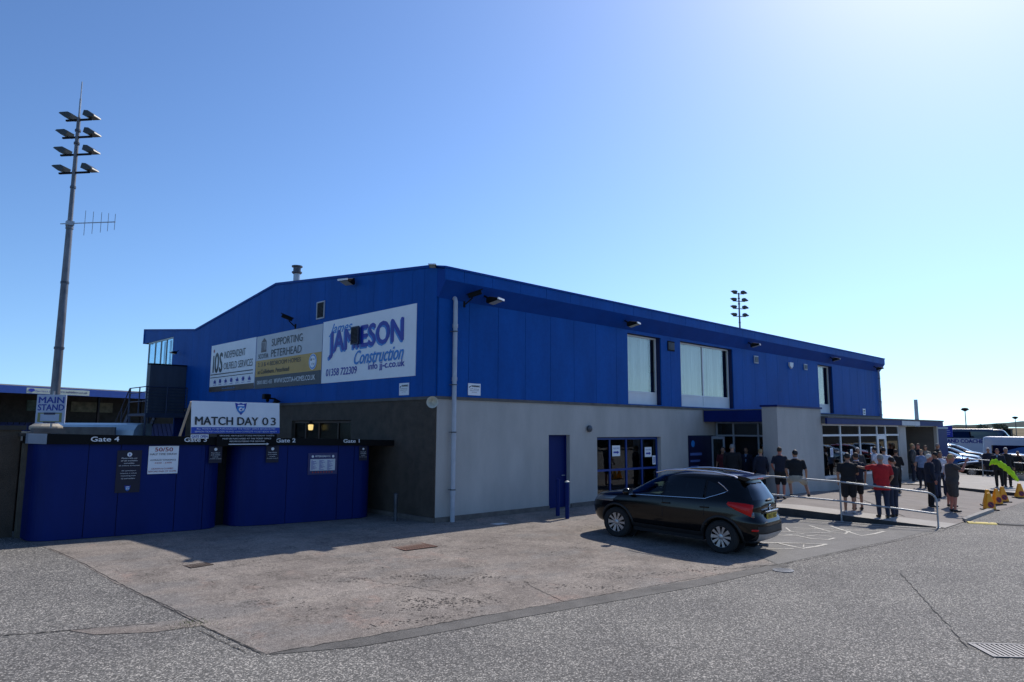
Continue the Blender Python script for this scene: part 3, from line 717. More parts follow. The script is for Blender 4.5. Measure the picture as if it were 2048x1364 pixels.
box_thing('wall_vent', 'black square louvred vent between the two upper windows', 'vent', 10.95, 11.42, 5.40, 5.78, BLACK, .03, STEEL_D)
box_thing('wall_vent', 'small grey louvred vent right of the double upper window', 'vent', 17.80, 18.18, 5.40, 5.74, GREYP, .05, STEEL_D)
box_thing('wall_vent', 'small grey louvred vent right of the alarm box', 'vent', 23.02, 23.38, 5.43, 5.72, GREYP, .05, STEEL_D)
MB().prism([(21.3, 5.68), (21.68, 5.68), (21.66, 5.50), (21.49, 5.38), (21.32, 5.50)], -.14, -.05, 'y').build('alarm_box', WHITE, None, bevel=.01, label='white shield-shaped alarm box high on the blue cladding', cat='alarm box')
# louvred vent on the gable and the one standing over the white sign
def gvent(y0, y1, z0, z1, x, label, fm=GREYP):
    o = MB().box(x-.03, x, y0, y1, z0, z0+.04).box(x-.03, x, y0, y1, z1-.04, z1).box(x-.03, x, y0, y0+.04, z0+.04, z1-.04).box(x-.03, x, y1-.04, y1, z0+.04, z1-.04).build('wall_vent', fm, None, label=label, cat='vent')
    MB().box(x-.005, x+.0, y0+.04, y1-.04, z0+.04, z1-.04).build('backing', DARK, o)
    l = MB(); n = 11
    for i in range(n): z = z0+.05+(z1-z0-.1)*(i+.5)/n; l.bar((x-.02, y0+.04, z), (x-.02, y1-.04, z), .03, .008)
    l.build('louvre', STEEL_D, o); return o
gvent(5.98, 6.50, 6.05, 6.64, -.05, 'grey-framed louvred vent on the gable above the signs')
gvent(3.70, 4.14, 5.0, 5.55, -.13, 'dark louvred vent poking through the lettering of the white construction sign', mat('vent_navy', (.012, .015, .05), .5))
# horn loudspeaker on the corner
o = empty('horn_loudspeaker', (-.12, -.05, 3.12), 0, 'cream horn loudspeaker on the corner below the cladding', 'loudspeaker')
q = Matrix.Rotation(R(225), 4, 'Z')
mb = MB().lathe([(.04, .0), (.05, .12), (.08, .20), (.13, .27), (.155, .29), (.145, .275), (.085, .20), (.04, .14)], axis='x', n=20)
mb.v = [tuple(q @ Vector(p)) for p in mb.v]; mb.build('horn', mat('cream_plastic', (.55, .54, .46), .5), o, smooth=True)
MB().bar((.02, .02, 0), (-.06, -.06, 0), .06).build('bracket', STEEL_D, o)
MB().lathe([(.07, 0), (.11, -.03), (.11, -.08), (.06, -.11)], c=(6.31, 0, 2.46), axis='y').build('wall_bell', STEEL_D, None, smooth=True, label='small dark round bell on the grey wall between door and window', cat='bell')
# lamp rig at the ledge of the gable
o = empty('lamp_bracket', (-.06, 8.9, 3.35), 0, 'black spotlight and camera on a bracket below the grey housebuilder sign', 'lamp')
MB().tube([(0, 0, 0), (-.25, -.1, .1), (-.45, .1, .12)], .03, 8).tube([(-.25, -.1, .1), (-.25, -.1, -.2)], .025, 8).build('arm', BLACK, o, smooth=True)
MB().box(-.62, -.38, -.10, .12, .08, .26).build('housing', BLACK, o, bevel=.02)
MB().ell((-.30, -.32, -.05), (.10, .13, .10)).ell((-.25, .45, .08), (.06, .07, .10)).build('dome_camera', BLACK, o, smooth=True)
# lit lantern in front of the gable windows
o = empty('wall_lantern', (-.14, 6.45, 2.46), 0, 'lit wall lantern glowing in front of the dark gable window', 'lantern')
em = bpy.data.materials.new('lantern_glow'); em.use_nodes = True; pn = em.node_tree.nodes['Principled BSDF']
pn.inputs['Base Color'].default_value = (.6, .5, .25, 1); pn.inputs['Emission Color'].default_value = (1, .72, .25, 1); pn.inputs['Emission Strength'].default_value = .55
MB().lathe([(.05, -.10), (.075, -.08), (.09, .07), (.06, .09)], n=8).build('glass', em, o)
MB().lathe([(.10, .10), (.09, .13), (.03, .19)], n=8).lathe([(.03, -.15), (.06, -.13), (.06, -.10)], n=8).bar((0, 0, .1), (.2, 0, .05), .03).build('cap', BLACK, o)
# downpipes
def downpipe(x, y, z0, z1, label, r=.062):
    o = empty('downpipe', (x, y, z0), 0, label, 'downpipe')
    H = z1-z0
    MB().tube([(0, 0, 0), (0, 0, H-.12), (.0, .03, H-.04), (0, .16, H+.04)], r, 14).build('pipe', GREYP, o, smooth=True)
    c = MB()
    for z in (H*.12, H*.36, H*.62, H*.86): c.tube([(0, 0, z), (0, 0, z+.10)], r+.012, 14)
    c.build('collar', GREYP, o, smooth=True)
    k = MB()
    for z in (H*.14, H*.39, H*.60, H*.84): k.tube([(0, 0, z), (0, 0, z+.03)], r+.016, 14).bar((-.0, 0, z+.015), (-.12, .06, z+.015), .03, .02)
    k.build('clip', STEEL_D, o)
    return o
downpipe(.50, -.14, -.03, 6.02, 'tall pale grey downpipe at the near corner of the clubhouse')
downpipe(33.45, -.14, 2.95, 6.02, 'thin downpipe at the far end of the clubhouse', .05)
# stub pipe by the gable, bollards by the door
MB().tube([(-.55, .95, 0), (-.55, .95, .68)], .05, 12).lathe([(.06, .68), (.06, .72), (.02, .74)], c=(-.55, .95, 0), n=12).build('stub_pipe', STEEL_D, None, smooth=True, label='short dark pipe standing by the pebble-dashed gable', cat='pipe')
for (x, y, lb) in ((3.56, -1.48, 'blue steel bollard standing in the sunlight in front of the blue door'), (3.75, -.95, 'blue steel bollard in the shade just left of the sunlit bollard')):
    o = empty('bollard', (x, y, zg(x, y)), 0, lb, 'bollard', 'bollards by the blue door')
    MB().tube([(0, 0, 0), (0, 0, 1.0)], .058, 16).build('post', NAVY, o, smooth=True)
    MB().lathe([(.07, 1.0), (.07, 1.03), (.02, 1.05)], n=16).build('cap', GALV if x < 3.6 else NAVY, o, smooth=True)

# ---------------------------------------------------------------- turnstile sheds
def arc(c, r, a0, a1, n=8): return [(c[0]+r*math.cos(R(a0+(a1-a0)*i/n)), c[1]+r*math.sin(R(a0+(a1-a0)*i/n))) for i in range(n+1)]
def path_wall(mb, path, z0, z1, t=.03, inner=True):
    L = []; Q = []
    for i, p in enumerate(path):
        a = Vector(path[max(i-1, 0)]); b = Vector(path[min(i+1, len(path)-1)]); d = (b-a).normalized(); nrm = Vector((-d.y, d.x))
        L.append(Vector(p)); Q.append(Vector(p)+nrm*t)
    n = len(path); f0 = z0 if callable(z0) else (lambda x: z0); f1 = z1 if callable(z1) else (lambda x: z1)
    v = [(p.x, p.y, f0(p.x)) for p in L]+[(p.x, p.y, f1(p.x)) for p in L]+[(p.x, p.y, f0(p.x)) for p in Q]+[(p.x, p.y, f1(p.x)) for p in Q]
    f = []
    for i in range(n-1): f += [(i, i+1, i+1+n, i+n), (i+2*n, i+3*n, i+1+3*n, i+1+2*n), (i+n, i+1+n, i+1+3*n, i+3*n), (i, i+2*n, i+1+2*n, i+1)]
    f += [(0, n, 3*n, 2*n), (n-1, 3*n-1, 4*n-1, 2*n-1)]
    return mb.add(v, f)
zt = lambda x: 2.29-.022*(x+8.3); zb_ = lambda x: 2.065-.014*(x+8.3)
def densify(p, m=.25):
    o = [p[0]]
    for a, b in zip(p, p[1:]):
        d = math.dist(a, b); n = max(1, int(d/m))
        o += [(a[0]+(b[0]-a[0])*i/n, a[1]+(b[1]-a[1])*i/n) for i in range(1, n+1)]
    return o
def shed(label, path, segs, fpath, texts, panel_end=None):
    o = empty('turnstile_shed', (path[0][0], path[0][1], 0), 0, label, 'turnstile shed', 'turnstile sheds in a row')
    iv = Matrix.Translation((-path[0][0], -path[0][1], 0))
    def P(mb, name, m, **k): c = mb.build(name, m, o, **k); c.matrix_parent_inverse = iv; return c
    pp = densify(path, .06); cum = [0]
    for a, b in zip(pp, pp[1:]): cum.append(cum[-1]+math.dist(a, b))
    w = MB()
    cuts = [pp[0][0]-9]+segs+[99]
    for a, b in zip(cuts, cuts[1:]):
        sub = [p for p in pp if a+.007 <= p[0] <= b-.007]
        for lim, first in ((a+.007, True), (b-.007, False)):      # exact ends at the joints
            for p, q in zip(pp, pp[1:]):
                if p[0] < lim < q[0]:
                    t = (lim-p[0])/(q[0]-p[0]); e = (lim, p[1]+(q[1]-p[1])*t)
                    sub = [e]+sub if first else sub+[e]; break
        # keep the left flank in the first panel and the right flank in the last one
        if len(sub) > 1: path_wall(w, sub, 0.015, zb_, .03)
    P(w, 'cladding', NAVY)
    inner = []
    for i, p in enumerate(pp):
        d = (Vector(pp[min(i+1, len(pp)-1)])-Vector(pp[max(i-1, 0)])).normalized(); inner.append((p[0]-d.y*.034, p[1]+d.x*.034))
    core = MB(); path_wall(core, inner, 0, lambda x: zb_(x)-.01, .05); P(core, 'core_wall', GAP)
    f = MB(); path_wall(f, densify(fpath, .2), zb_, zt, .06); fo = P(f, 'fascia', BLACK)
    poly = [p for p in fpath]; 
    r = MB(); n = len(poly); yb = 5.6
    r.add([(x, y+.03, zt(x)-.03) for x, y in poly]+[(x, yb, zt(x)-.03) for x, y in poly], [(i, i+1, i+1+n, i+n) for i in range(n-1)]); P(r, 'roof', CONC_D)
    bw = MB().box(fpath[0][0]+.1, fpath[-1][0]-.1, yb-.1, yb, 0, 2.1); P(bw, 'back_wall', PEBBLE)
    return o, P
pA = [(-8.28, 4.2), (-8.28, 3.66)]+arc((-7.83, 3.60), .45, 180, 262, 8)+[(-7.3, 3.06), (-5.5, 2.80), (-5.0, 2.73)]+arc((-4.92, 3.23), .5, 262, 350, 8)+[(-4.42, 4.5)]
shedA, PA = shed('long blue turnstile shed on the left with curved ends, gates four and three', pA, [-7.32, -6.70, -5.52, -4.90],
     [(-8.36, 4.3), (-8.36, 3.62), (-8.12, 3.10), (-4.28, 2.56)], [])
pB = [(-4.15, 4.5), (-4.15, 3.3)]+arc((-3.65, 3.05), .5, 180, 262, 8)+[(-3.2, 2.42), (-1.14, 2.10), (-.95, 2.08)]+arc((-.92, 2.50), .42, 262, 350, 8)+[(-.50, 3.3)]
shedB, PB_ = shed('blue turnstile shed on the right against the gable, gates two and one', pB, [-2.95, -1.60, -1.15],
     [(-4.28, 2.56), (-.75, 1.98), (-.02, 1.86)], [])
PA(MB().box(-4.6, -3.95, 3.3, 3.35, 0, 2.0), 'turnstile_gate', DARK)
PA(MB().add([(-8.375, 3.9, 2.07), (-8.375, 3.62, 2.07), (-8.13, 3.085, 2.065), (-8.13, 3.085, 2.285), (-8.375, 3.62, 2.29), (-8.375, 3.9, 2.29)], [(0, 1, 4, 5), (1, 2, 3, 4)]), 'silver_end_panel', mat('silver_end', (.30, .34, .40), .35))
def shed_frame(x, z, off=.0):                     # frame on the shed fronts (they turn by about eight degrees)
    y = (3.06-(x+7.3)*.1475 if x < -4.3 else 2.42-(x+3.2)*.155)-off; return frame((x, y, z), (1, -.1475, 0))
def ffrom(x, z):
    y = 3.10-(x+8.12)*.1406-.012 if x < -4.28 else 2.56-(x+4.28)*.1643-.012
    return frame((x, y, z), (1, -.145, 0))
def lettering(parent, P, fr_, m, items, name='lettering'):
    mb = MB()
    for it in items: put_text(mb, it[0], *it[1:5], z=.0, **(it[5] if len(it) > 5 else {}))
    mb.v = [tuple(fr_ @ Vector(p)) for p in mb.v]; return P(mb, name, m)
lettering(shedA, PA, ffrom(-7.32, 2.115), TWHT, [('Gate 4', 0, 0, .55, .105, dict(bold=.025))])
lettering(shedA, PA, ffrom(-5.42, 2.095), TWHT, [('Gate 3', 0, 0, .50, .10, dict(bold=.025))])
lettering(shedB, PB_, ffrom(-3.28, 2.065), TWHT, [('Gate 2', 0, 0, .50, .10, dict(bold=.025))])
lettering(shedB, PB_, ffrom(-1.50, 2.045), TWHT, [('Gate 1', 0, 0, .46, .095, dict(bold=.025))])

# ---------------------------------------------------------------- boards and signs
def crest(cx, cy, s):                              # shield layers in sign coordinates
    sh = [(-.5, .5), (-.2, .42), (0, .5), (.2, .42), (.5, .5), (.42, .05), (.22, -.3), (0, -.55), (-.22, -.3), (-.42, .05)]
    P_ = lambda pts, k=1.0, dy=0: [(cx+x*s*k, cy+y*s*k+dy*s) for x, y in pts]
    return [('shield', TNAVY, [('p', P_(sh))]),
            ('shield_field', TBLUE, [('c', cx, cy-.02*s, .36*s)]),
            ('shield_ball', TWHT, [('c', cx-.02*s, cy-.06*s, .17*s), ('p', P_([(-.30, .22), (.30, .22), (.26, .32), (-.26, .32)])), ('p', P_([(.05, -.02), (.30, .10), (.22, -.14), (.05, -.2)]))]),
            ('shield_mark', TNAVY, [('p', P_([(-.12, -.1), (.10, .05), (.06, -.16)])), ('p', P_([(-.05, -.25), (.05, -.25), (0, -.5)]))])]
GX = -.06
# 1 oilfield services
sign('advert_board', 'white oilfield services board, leftmost and smallest of three on the blue gable', 'sign', frame((GX, 15.45, 3.91), (0, -1, 0)), 4.36, 1.97, SIGNW, [
    ('logo', TBLK, [('t', 'I', .26, .82, .09, .70, dict(bold=.02)), ('t', 'O', .46, .80, .38, .82, dict(bold=.05)), ('t', 'S', .94, .80, .28, .80, dict(bold=.04)), ('r', .05, .70, 4.2, .74), ('r', .05, .58, 4.2, .61)]),
    ('logo_dot', TRED, [('c', .32, 1.72, .07)]),
    ('lettering', TBLK, [('t', 'INDEPENDENT', 1.40, 1.34, 2.05, .28), ('t', 'OILFIELD SERVICES', 1.40, .88, 2.75, .28)]),
    ('pictograms', TNAVY, [it for i in range(7) for it in (('r', .42+i*.56, .40, .42+i*.56+.26, .43), ('r', .46+i*.56, .34, .46+i*.56+.18, .50) if i % 2 else ('p', [(.44+i*.56, .34), (.70+i*.56, .34), (.57+i*.56, .52)]), ('r', .40+i*.56, .27, .70+i*.56, .285))]),
    ('bottom_strip', mat('dark_photo_strip', (.045, .022, .015), .4, var=.6, scale=2), [('r', 0, 0, 4.36, .21)]),
    ('web_line', TBLUE, [('t', 'www.ios.co.uk', 1.35, .07, 1.3, .08)])], group='advert boards on the gable')
# 2 housebuilder
hb = [(.0, 0), (.62, 0), (.62, .10), (.0, .10)]
def house(x, y, s): return [('r', x, y, x+.7*s, y+.12*s), ('p', [(x-.02*s, y+.62*s), (x+.35*s, y+.86*s), (x+.72*s, y+.62*s)]), ('r', x+.02*s, y+.12*s, x+.12*s, y+.6*s), ('r', x+.20*s, y+.12*s, x+.28*s, y+.6*s), ('r', x+.36*s, y+.12*s, x+.44*s, y+.6*s), ('r', x+.56*s, y+.12*s, x+.66*s, y+.6*s)]
sign('advert_board', 'housebuilder board in pale grey, gold and charcoal, middle one on the blue gable', 'sign', frame((GX, 11.03, 3.88), (0, -1, 0)), 4.97, 1.99, SIGNG, [
    ('gold_band', GOLD, [('r', 0, .45, 4.97, 1.06)]),
    ('charcoal_band', CHAR, [('r', 0, 0, 4.97, .449)]),
    ('emblem', mat('emblem_taupe', (.14, .11, .10), .5), house(.42, 1.36, .62)),
    ('lettering', TBLK, [('t', 'SCOTIA', .22, 1.13, .82, .17, dict(bold=.01)), ('t', 'SUPPORTING', 1.28, 1.53, 2.35, .27), ('t', 'PETERHEAD', 1.28, 1.13, 2.30, .27), ('t', '2, 3 & 4 BEDROOM HOMES', .22, .80, 3.35, .18), ('t', 'at Collieburn, Peterhead', .22, .52, 2.5, .19, dict(bold=.01))]),
    ('web_line', TWHT, [('t', '0800 0855 455', .22, .16, 1.25, .14), ('t', 'WWW.SCOTIA-HOMES.CO.UK', 1.62, .15, 3.0, .17, dict(bold=.015)), ('c', 4.42, .76, .27)]),
    ('badge_ring', TBLUE, [('c', 4.42, .76, .245)]), ('badge_face', TWHT, [('c', 4.42, .76, .205)]),
    ('badge_lettering', TBLK, [('t', 'Help', 4.40, .80, .16, .07), ('t', 'to Buy', 4.33, .64, .22, .08), ('p', [(4.26, .80), (4.32, .90), (4.38, .80)])])], group='advert boards on the gable')
# 3 construction firm
sign('advert_board', 'big white construction firm board with blue lettering, nearest the corner on the gable', 'sign', frame((GX, 6.02, 3.88), (0, -1, 0)), 5.14, 2.03, SIGNW, [
    ('lettering_shadow', TBLUE, [('t', 'JAMIESON', .38, .74, 4.12, .86, dict(bold=.038, rot=.012)), ('t', 'James', .40, 1.50, 1.40, .40, dict(shear=.45, bold=.03))]),
    ('lettering', TNAVY, [('t', 'JAMIESON', .46, .79, 4.08, .86, dict(bold=.038, rot=.012)), ('t', '01358 722309', .30, .22, 1.85, .23, dict(bold=.03, shear=.1)), ('t', 'info jj-c.co.uk', 2.78, .24, 1.85, .26, dict(bold=.03))]),
    ('script', TBLUE, [('t', 'Construction', 1.98, .50, 2.6, .42, dict(shear=.45, bold=.03))]),
    ('script_edge', TWHT, [('r', .0, .0, .01, .01)])], group='advert boards on the gable')
def warn(name, fr_, label, w=.44, h=.34):
    return sign('warning_sign', label, 'sign', fr_, w, h, SIGNW, [('lettering', TBLK, [('t', 'WARNING', w*.26, h*.70, w*.66, h*.15, dict(bold=.05)), ('p', [(w*.05, h*.68), (w*.22, h*.80), (w*.22, h*.72), (w*.10, h*.62)]),
        ('t', 'CCTV cameras in', w*.14, h*.50, w*.72, h*.09), ('t', 'operation on these', w*.14, h*.36, w*.72, h*.09), ('t', 'premises', w*.3, h*.22, w*.4, h*.08)])], t=.01, group='warning signs')
warn('w', frame((-.06, 1.62, 3.36), (0, -1, 0)), 'small white warning sign at the bottom of the gable cladding', .46, .34)
warn('w', frame((1.06, -.06, 3.36), (1, 0, 0)), 'small white warning sign on the long side just right of the downpipe', .46, .33)
sign('warning_sign', 'tiny white notice near the far end of the blue cladding', 'sign', frame((30.7, -.06, 3.32), (1, 0, 0)), .42, .36, SIGNW, [('lettering', TBLK, [('r', .08, .2, .34, .28), ('r', .08, .08, .34, .14)])], t=.01)
# match day board leaning on the shed roof
MDX = -5.20
fr_ = frame((MDX, 2.93, 2.29), (1, -.05, 0), lean=.12)
md = sign('match_day_board', 'white match day board with club crest standing on the turnstile roof', 'sign', fr_, 2.22, .80, SIGNW,
    [('blue_band', mat('band_blue', (.01, .05, .42), .4), [('r', 0, 0, 2.22, .155)])]+crest(1.20, .63, .30)+[
     ('lettering', TBLK, [('t', 'MATCH DAY', .09, .21, 1.55, .20, dict(bold=.03)), ('t', '0', 1.75, .21, .16, .20, dict(bold=.012)), ('t', '3', 1.98, .21, .13, .20, dict(bold=.012))]),
     ('band_lettering', TWHT, [('t', 'ALL TICKETS TO BE PURCHASED AT THE TICKET OFFICE BEFORE ENTRY', .12, .095, 1.98, .038), ('t', 'SEASON TICKET HOLDERS PLEASE HAVE COMPLETE TICKET BOOK READY', .08, .025, 2.06, .038)])], t=.02)
MB().bar((.0, .78, -.03), (-.10, -.02, -.55), .05, .03).bar((2.2, .78, -.03), (2.2, -.02, -.5), .05, .03).build('prop', mat('bare_timber', (.52, .42, .32), .8), md)
sign('direction_board', 'black ticket office board with a white arrow hanging below the match day board', 'sign', frame((-4.72, 2.545, 1.985), (1, -.14, 0)), 1.45, .29, BLACK, [
    ('lettering', TWHT, [('t', 'GROUND, MAIN & EAST STAND MATCHDAY TICKETS', .06, .235, 1.32, .032), ('t', 'MUST BE PURCHASED AT THE TICKET OFFICE', .13, .165, 1.18, .032), ('t', 'BEFORE ENTERING THE GROUND', .30, .10, .85, .032), ('r', .28, .035, 1.22, .055), ('p', [(1.20, .015), (1.26, .045), (1.20, .075)])])], t=.03)
sign('gate_open_plate', 'small blue and white gate open plate over the gate three lettering', 'sign', frame((-5.30, 2.655, 2.17), (1, -.14, 0)), .40, .10, TWHT, [('lettering', TNAVY, [('t', 'GATE OPEN', .02, .02, .36, .06, dict(bold=.02))])], t=.01)
def navy_poster(x, z, w, h, label, lines, cr=False):
    ly = [('disc', TWHT, [('c', w/2, h*.90, w*.10)]), ('arrow', TNAVY, [('p', [(w/2-.02, h*.89), (w/2, h*.93), (w/2+.02, h*.89)]), ('r', w/2-.006, h*.86, w/2+.006, h*.90)]),
          ('lettering', TWHT, [('t', s, w*.5-len(s)*w*.021, h*(yy), len(s)*w*.042, h*.030) for s, yy in lines])]
    if cr: ly += crest(w/2, h*.10, w*.26)
    return sign('turnstile_poster', label, 'poster', shed_frame(x, z, .012), w, h, mat('poster_navy', (.008, .007, .025), .6), ly, t=.006, group='navy turnstile posters')
L8 = [('Please make use', .80), ('of all available', .74), ('turnstiles', .68), ('all tickets accepted', .62), ('All spectators', .50), ('require a ticket', .44), ('including free', .38), ('12 and unders', .32)]
navy_poster(-6.77, .96, .50, .95, 'tall navy turnstile notice with the club crest at its foot, left of the draw poster', L8, True)
L4 = [('Please make use', .58), ('of all available', .46), ('turnstiles', .34), ('all tickets accepted', .22)]
for x, z, w, h, lb in ((-4.84, 1.58, .30, .40, 'small navy notice at the right end of the left shed, by gate three'), (-3.50, 1.56, .32, .42, 'small navy notice left of the gate two lettering'), (-1.02, 1.56, .24, .38, 'small navy notice below the gate one lettering')):
    sign('turnstile_poster', lb, 'poster', shed_frame(x, z, .02 if x > -4 else .03), w, h, mat('poster_navy', (.008, .007, .025), .6),
         [('disc', TWHT, [('c', w/2, h*.82, w*.12)]), ('lettering', TWHT, [('t', s, w*.5-len(s)*w*.022, h*yy, len(s)*w*.044, h*.06) for s, yy in L4])], t=.006, group='navy turnstile posters')
sign('draw_poster', 'white half time draw poster with red and black lettering on the left shed', 'poster', shed_frame(-6.14, 1.36, .014), .64, .64, SIGNW, [
    ('headline', TRED, [('t', '50/50', .13, .515, .38, .09, dict(bold=.02))]),
    ('lettering', TBLK, [('t', 'HALF TIME DRAW', .03, .43, .57, .045), ('t', 'AVERAGE WINNINGS', .04, .30, .55, .035)]),
    ('small_lettering', TRED, [('t', '£250 - £400', .14, .235, .36, .035), ('t', 'DRAWN & CLAIMED', .08, .10, .46, .035), ('t', 'BEFORE END OF GAME', .02, .04, .59, .035)])], t=.008)
sign('fixture_board', 'white fixture list board with navy heading on the right shed', 'poster', shed_frame(-2.42, 1.22, .02), .80, .56, mat('poster_navy2', (.012, .016, .12), .35), [
    ('sheet', mat('sheet_white', (.62, .64, .68), .5), [('r', .06, .10, .74, .40)]),
    ('heading', TWHT, [('t', 'PETERHEAD F.C.', .19, .45, .42, .045, dict(bold=.02)), ('c', .12, .47, .032), ('c', .68, .47, .032)]),
    ('fixtures', TNAVY, [('r', .08+c*.22, .12+r_*.024, .08+c*.22+.05+.13*((r_*7+c*3) % 5)/5, .13+r_*.024) for c in range(3) for r_ in range(11)]),
    ('badges', TRED, [('c', .13+.075*i, .06, .02) for i in range(8)])], t=.008)
# notices inside the blue-framed window, porch notices, wall poster
def note(x, z, w, h, y, label, arrow=True):
    its = [('lettering', TNAVY, ([('t', 'TICKET OFFICE', w*.12, h*.66, w*.76, h*.13), ('r', w*.15, h*.28, w*.65, h*.44), ('p', [(w*.62, h*.2), (w*.88, h*.36), (w*.62, h*.52)])] if arrow else [('r', w*.15, h*.2+h*.11*i, w*.85, h*.25+h*.11*i) for i in range(6)]))]
    return sign('window_notice', label, 'notice', frame((x, y, z), (1, 0, 0)), w, h, SIGNW, its, t=.003, group='paper notices on windows')
note(7.72, 1.53, .44, .36, .125, 'white notice with a blue arrow on the second pane of the blue-framed window')
note(9.62, 1.46, .42, .35, .125, 'white notice with a blue arrow on the fourth pane of the blue-framed window')
note(10.08, 1.18, .20, .32, .122, 'small plain white sheet in the right corner of the blue-framed window', False)
note(18.15, 1.35, .30, .38, -3.06, 'white sheet on the first big pane of the porch glazing', False)
note(20.3, 1.22, .28, .42, -3.06, 'white sheet with a red tint on the second big pane of the porch glazing', False)
note(22.75, 1.33, .26, .38, -3.06, 'white sheet on the third big pane of the porch glazing', False)
wp = sign('wall_poster', 'dark navy club poster on the wall left of the entrance', 'poster', frame((12.30, -.02, .35), (1, 0, 0)), 1.85, 1.87, mat('poster_navy3', (.010, .012, .05), .35), [
    ('crest_mark', TBLUE, [('c', .32, 1.55, .13)]), ('lettering', mat('dim_lettering', (.10, .16, .42), .5), [('r', .1, 1.10, .95, 1.20), ('r', .1, .85, .8, .93), ('r', .1, .62, .7, .70), ('r', .1, .4, .8, .48)])], t=.02)
# ---------------------------------------------------------------- floodlight masts
def mast(loc, d, label, antenna=True, k=1.0, s=1.0):
    """d: unit direction of the cross arms, k: sideways sign of the lamps"""
    o = empty('floodlight_mast', loc, 0, label, 'floodlight mast', 'floodlight masts')
    d = Vector(d).normalized(); p = Vector((-d.y, d.x, 0))
    POLE = mat('weathered_pole', (.16, .17, .19), .55, metal=.4, var=.35, scale=3, stretch=(2, 2, .6))
    MB().tube([(0, 0, -.2), (0, 0, 5.2), (0, 0, 9.65)], [.18, .145, .11], 16).tube([(0, 0, 9.65), (0, 0, 9.75)], [.13, .13], 16).tube([(0, 0, 9.75), (0, 0, 13.95)], [.085, .065], 14).build('pole', POLE, o, smooth=True)
    for z in (5.2, 7.6, 11.2, 12.9, 13.4): MB().tube([(0, 0, z), (0, 0, z+.08)], [.165 if z < 6 else .14 if z < 9 else .10]*2, 14).build('collar', STEEL_D, o)
    for z, hl in ((13.86, .52), (13.18, .60), (12.50, .62), (11.80, .62)):
        a = MB().bar(-d*hl+Vector((0, 0, z)), d*hl+Vector((0, 0, z)), .07, .06).build('cross_arm', BLACK, o)
        for sd in (-1, 1):
            q = Matrix((d*sd, p*(-1 if sd < 0 else 1)*1.0, Vector((0, 0, 1)))).transposed().to_4x4(); q.translation = d*sd*(hl-.10)+Vector((0, 0, z+.05))
            q = q @ Matrix.Rotation(R(-20 if sd < 0 else 14), 4, 'Y')
            h = MB(); poly = [(-.16, .03), (.02, -.0), (.34, .08), (.30, .13), (.0, .24), (-.16, .22)]
            h.prism(poly, -.18, .18, 'y'); h.v = [tuple(q @ Vector(v)) for v in h.v]
            b = h.build('lamp', mat('lamp_housing', (.035, .042, .042), .4), o)
            l = MB().add([q @ Vector(v) for v in ((.03, -.17, .008), (.31, -.17, .072), (.31, .17, .072), (.03, .17, .008))], [(0, 1, 2, 3)]).build('lens', mat('mast_lens', (.40, .46, .36), .25), b)
    if antenna:
        MB().tube([(0, 0, 13.9), (0, 0, 14.7)], .035, 8).tube([(0, 0, 14.7), (0, 0, 15.38)], .02, 8).build('rod', GALV, o)
        y = MB().bar(-d*.38+Vector((0, 0, 9.86)), d*1.82+Vector((0, 0, 9.86)), .03, .03)
        for i, (t, h) in enumerate(((.60, .47), (.92, .42), (1.25, .38), (1.53, .34), (1.80, .30))): y.bar(d*t+Vector((0, 0, 9.86-h)), d*t+Vector((0, 0, 9.86+h)), .016, .016)
        y.box(-.12, .12, -.12, .12, 9.78, 9.94); y.build('antenna', GALV, o)
    return o
mast((-5.80, 14.55, 0), (.62, -.78, 0), 'tall steel floodlight mast with four pairs of lamps and a yagi antenna on the left')
mast((46.3, 15.4, .75), (.85, -.52, 0), 'distant floodlight mast rising behind the clubhouse roof on the right', antenna=False)

# ---------------------------------------------------------------- left side: walls, shelter, main stand sign, stairs
o = empty('boundary_wall', (-14, 4.5, 0), 0, 'dark pebble-dashed wall with a coping at the left edge', 'wall')
MB().box(-8, 5.62, -.10, .15, 0, 2.36).build('wall', PEBBLE, o)
MB().box(-8, 5.70, -.16, .20, 2.36, 2.46).build('coping', mat('dark_coping', (.05, .045, .04), .9, var=.3), o)
o = empty('gate_pier', (-8.30, 4.12, 0), 0, 'rendered brown gate pier squeezed between the boundary wall and the shed', 'pier')
MB().box(-.05, .18, -.0, .26, 0, 2.22).build('pier', mat('brown_render', (.12, .105, .08), .9, var=.25, scale=3, bump=.3), o)
MB().box(-.14, .42, -.05, .32, 2.22, 2.29).build('cap', mat('dark_coping', (.05, .045, .04), .9), o)
MB().box(-8.0, -7.35, 5.2, 5.6, 2.28, 2.40).box(-7.9, -7.2, 6.3, 6.6, 0, 2.30).build('lintel', CONC_D, None, label='dark concrete lintel behind the left end of the turnstile shed', cat='lintel')
MB().box(-7.75, -7.35, 9.0, 9.4, 0, 2.30).lathe([(.28, 2.25), (.42, 2.36), (.42, 2.44), (.30, 2.52)], c=(-7.0, 9.2, 0), n=12).box(-7.1, -6.9, 9.1, 9.3, 0, 2.26).build('concrete_post', mat('beige_concrete', (.36, .33, .27), .9, var=.15), None, label='beige concrete post standing below the main stand sign', cat='post')
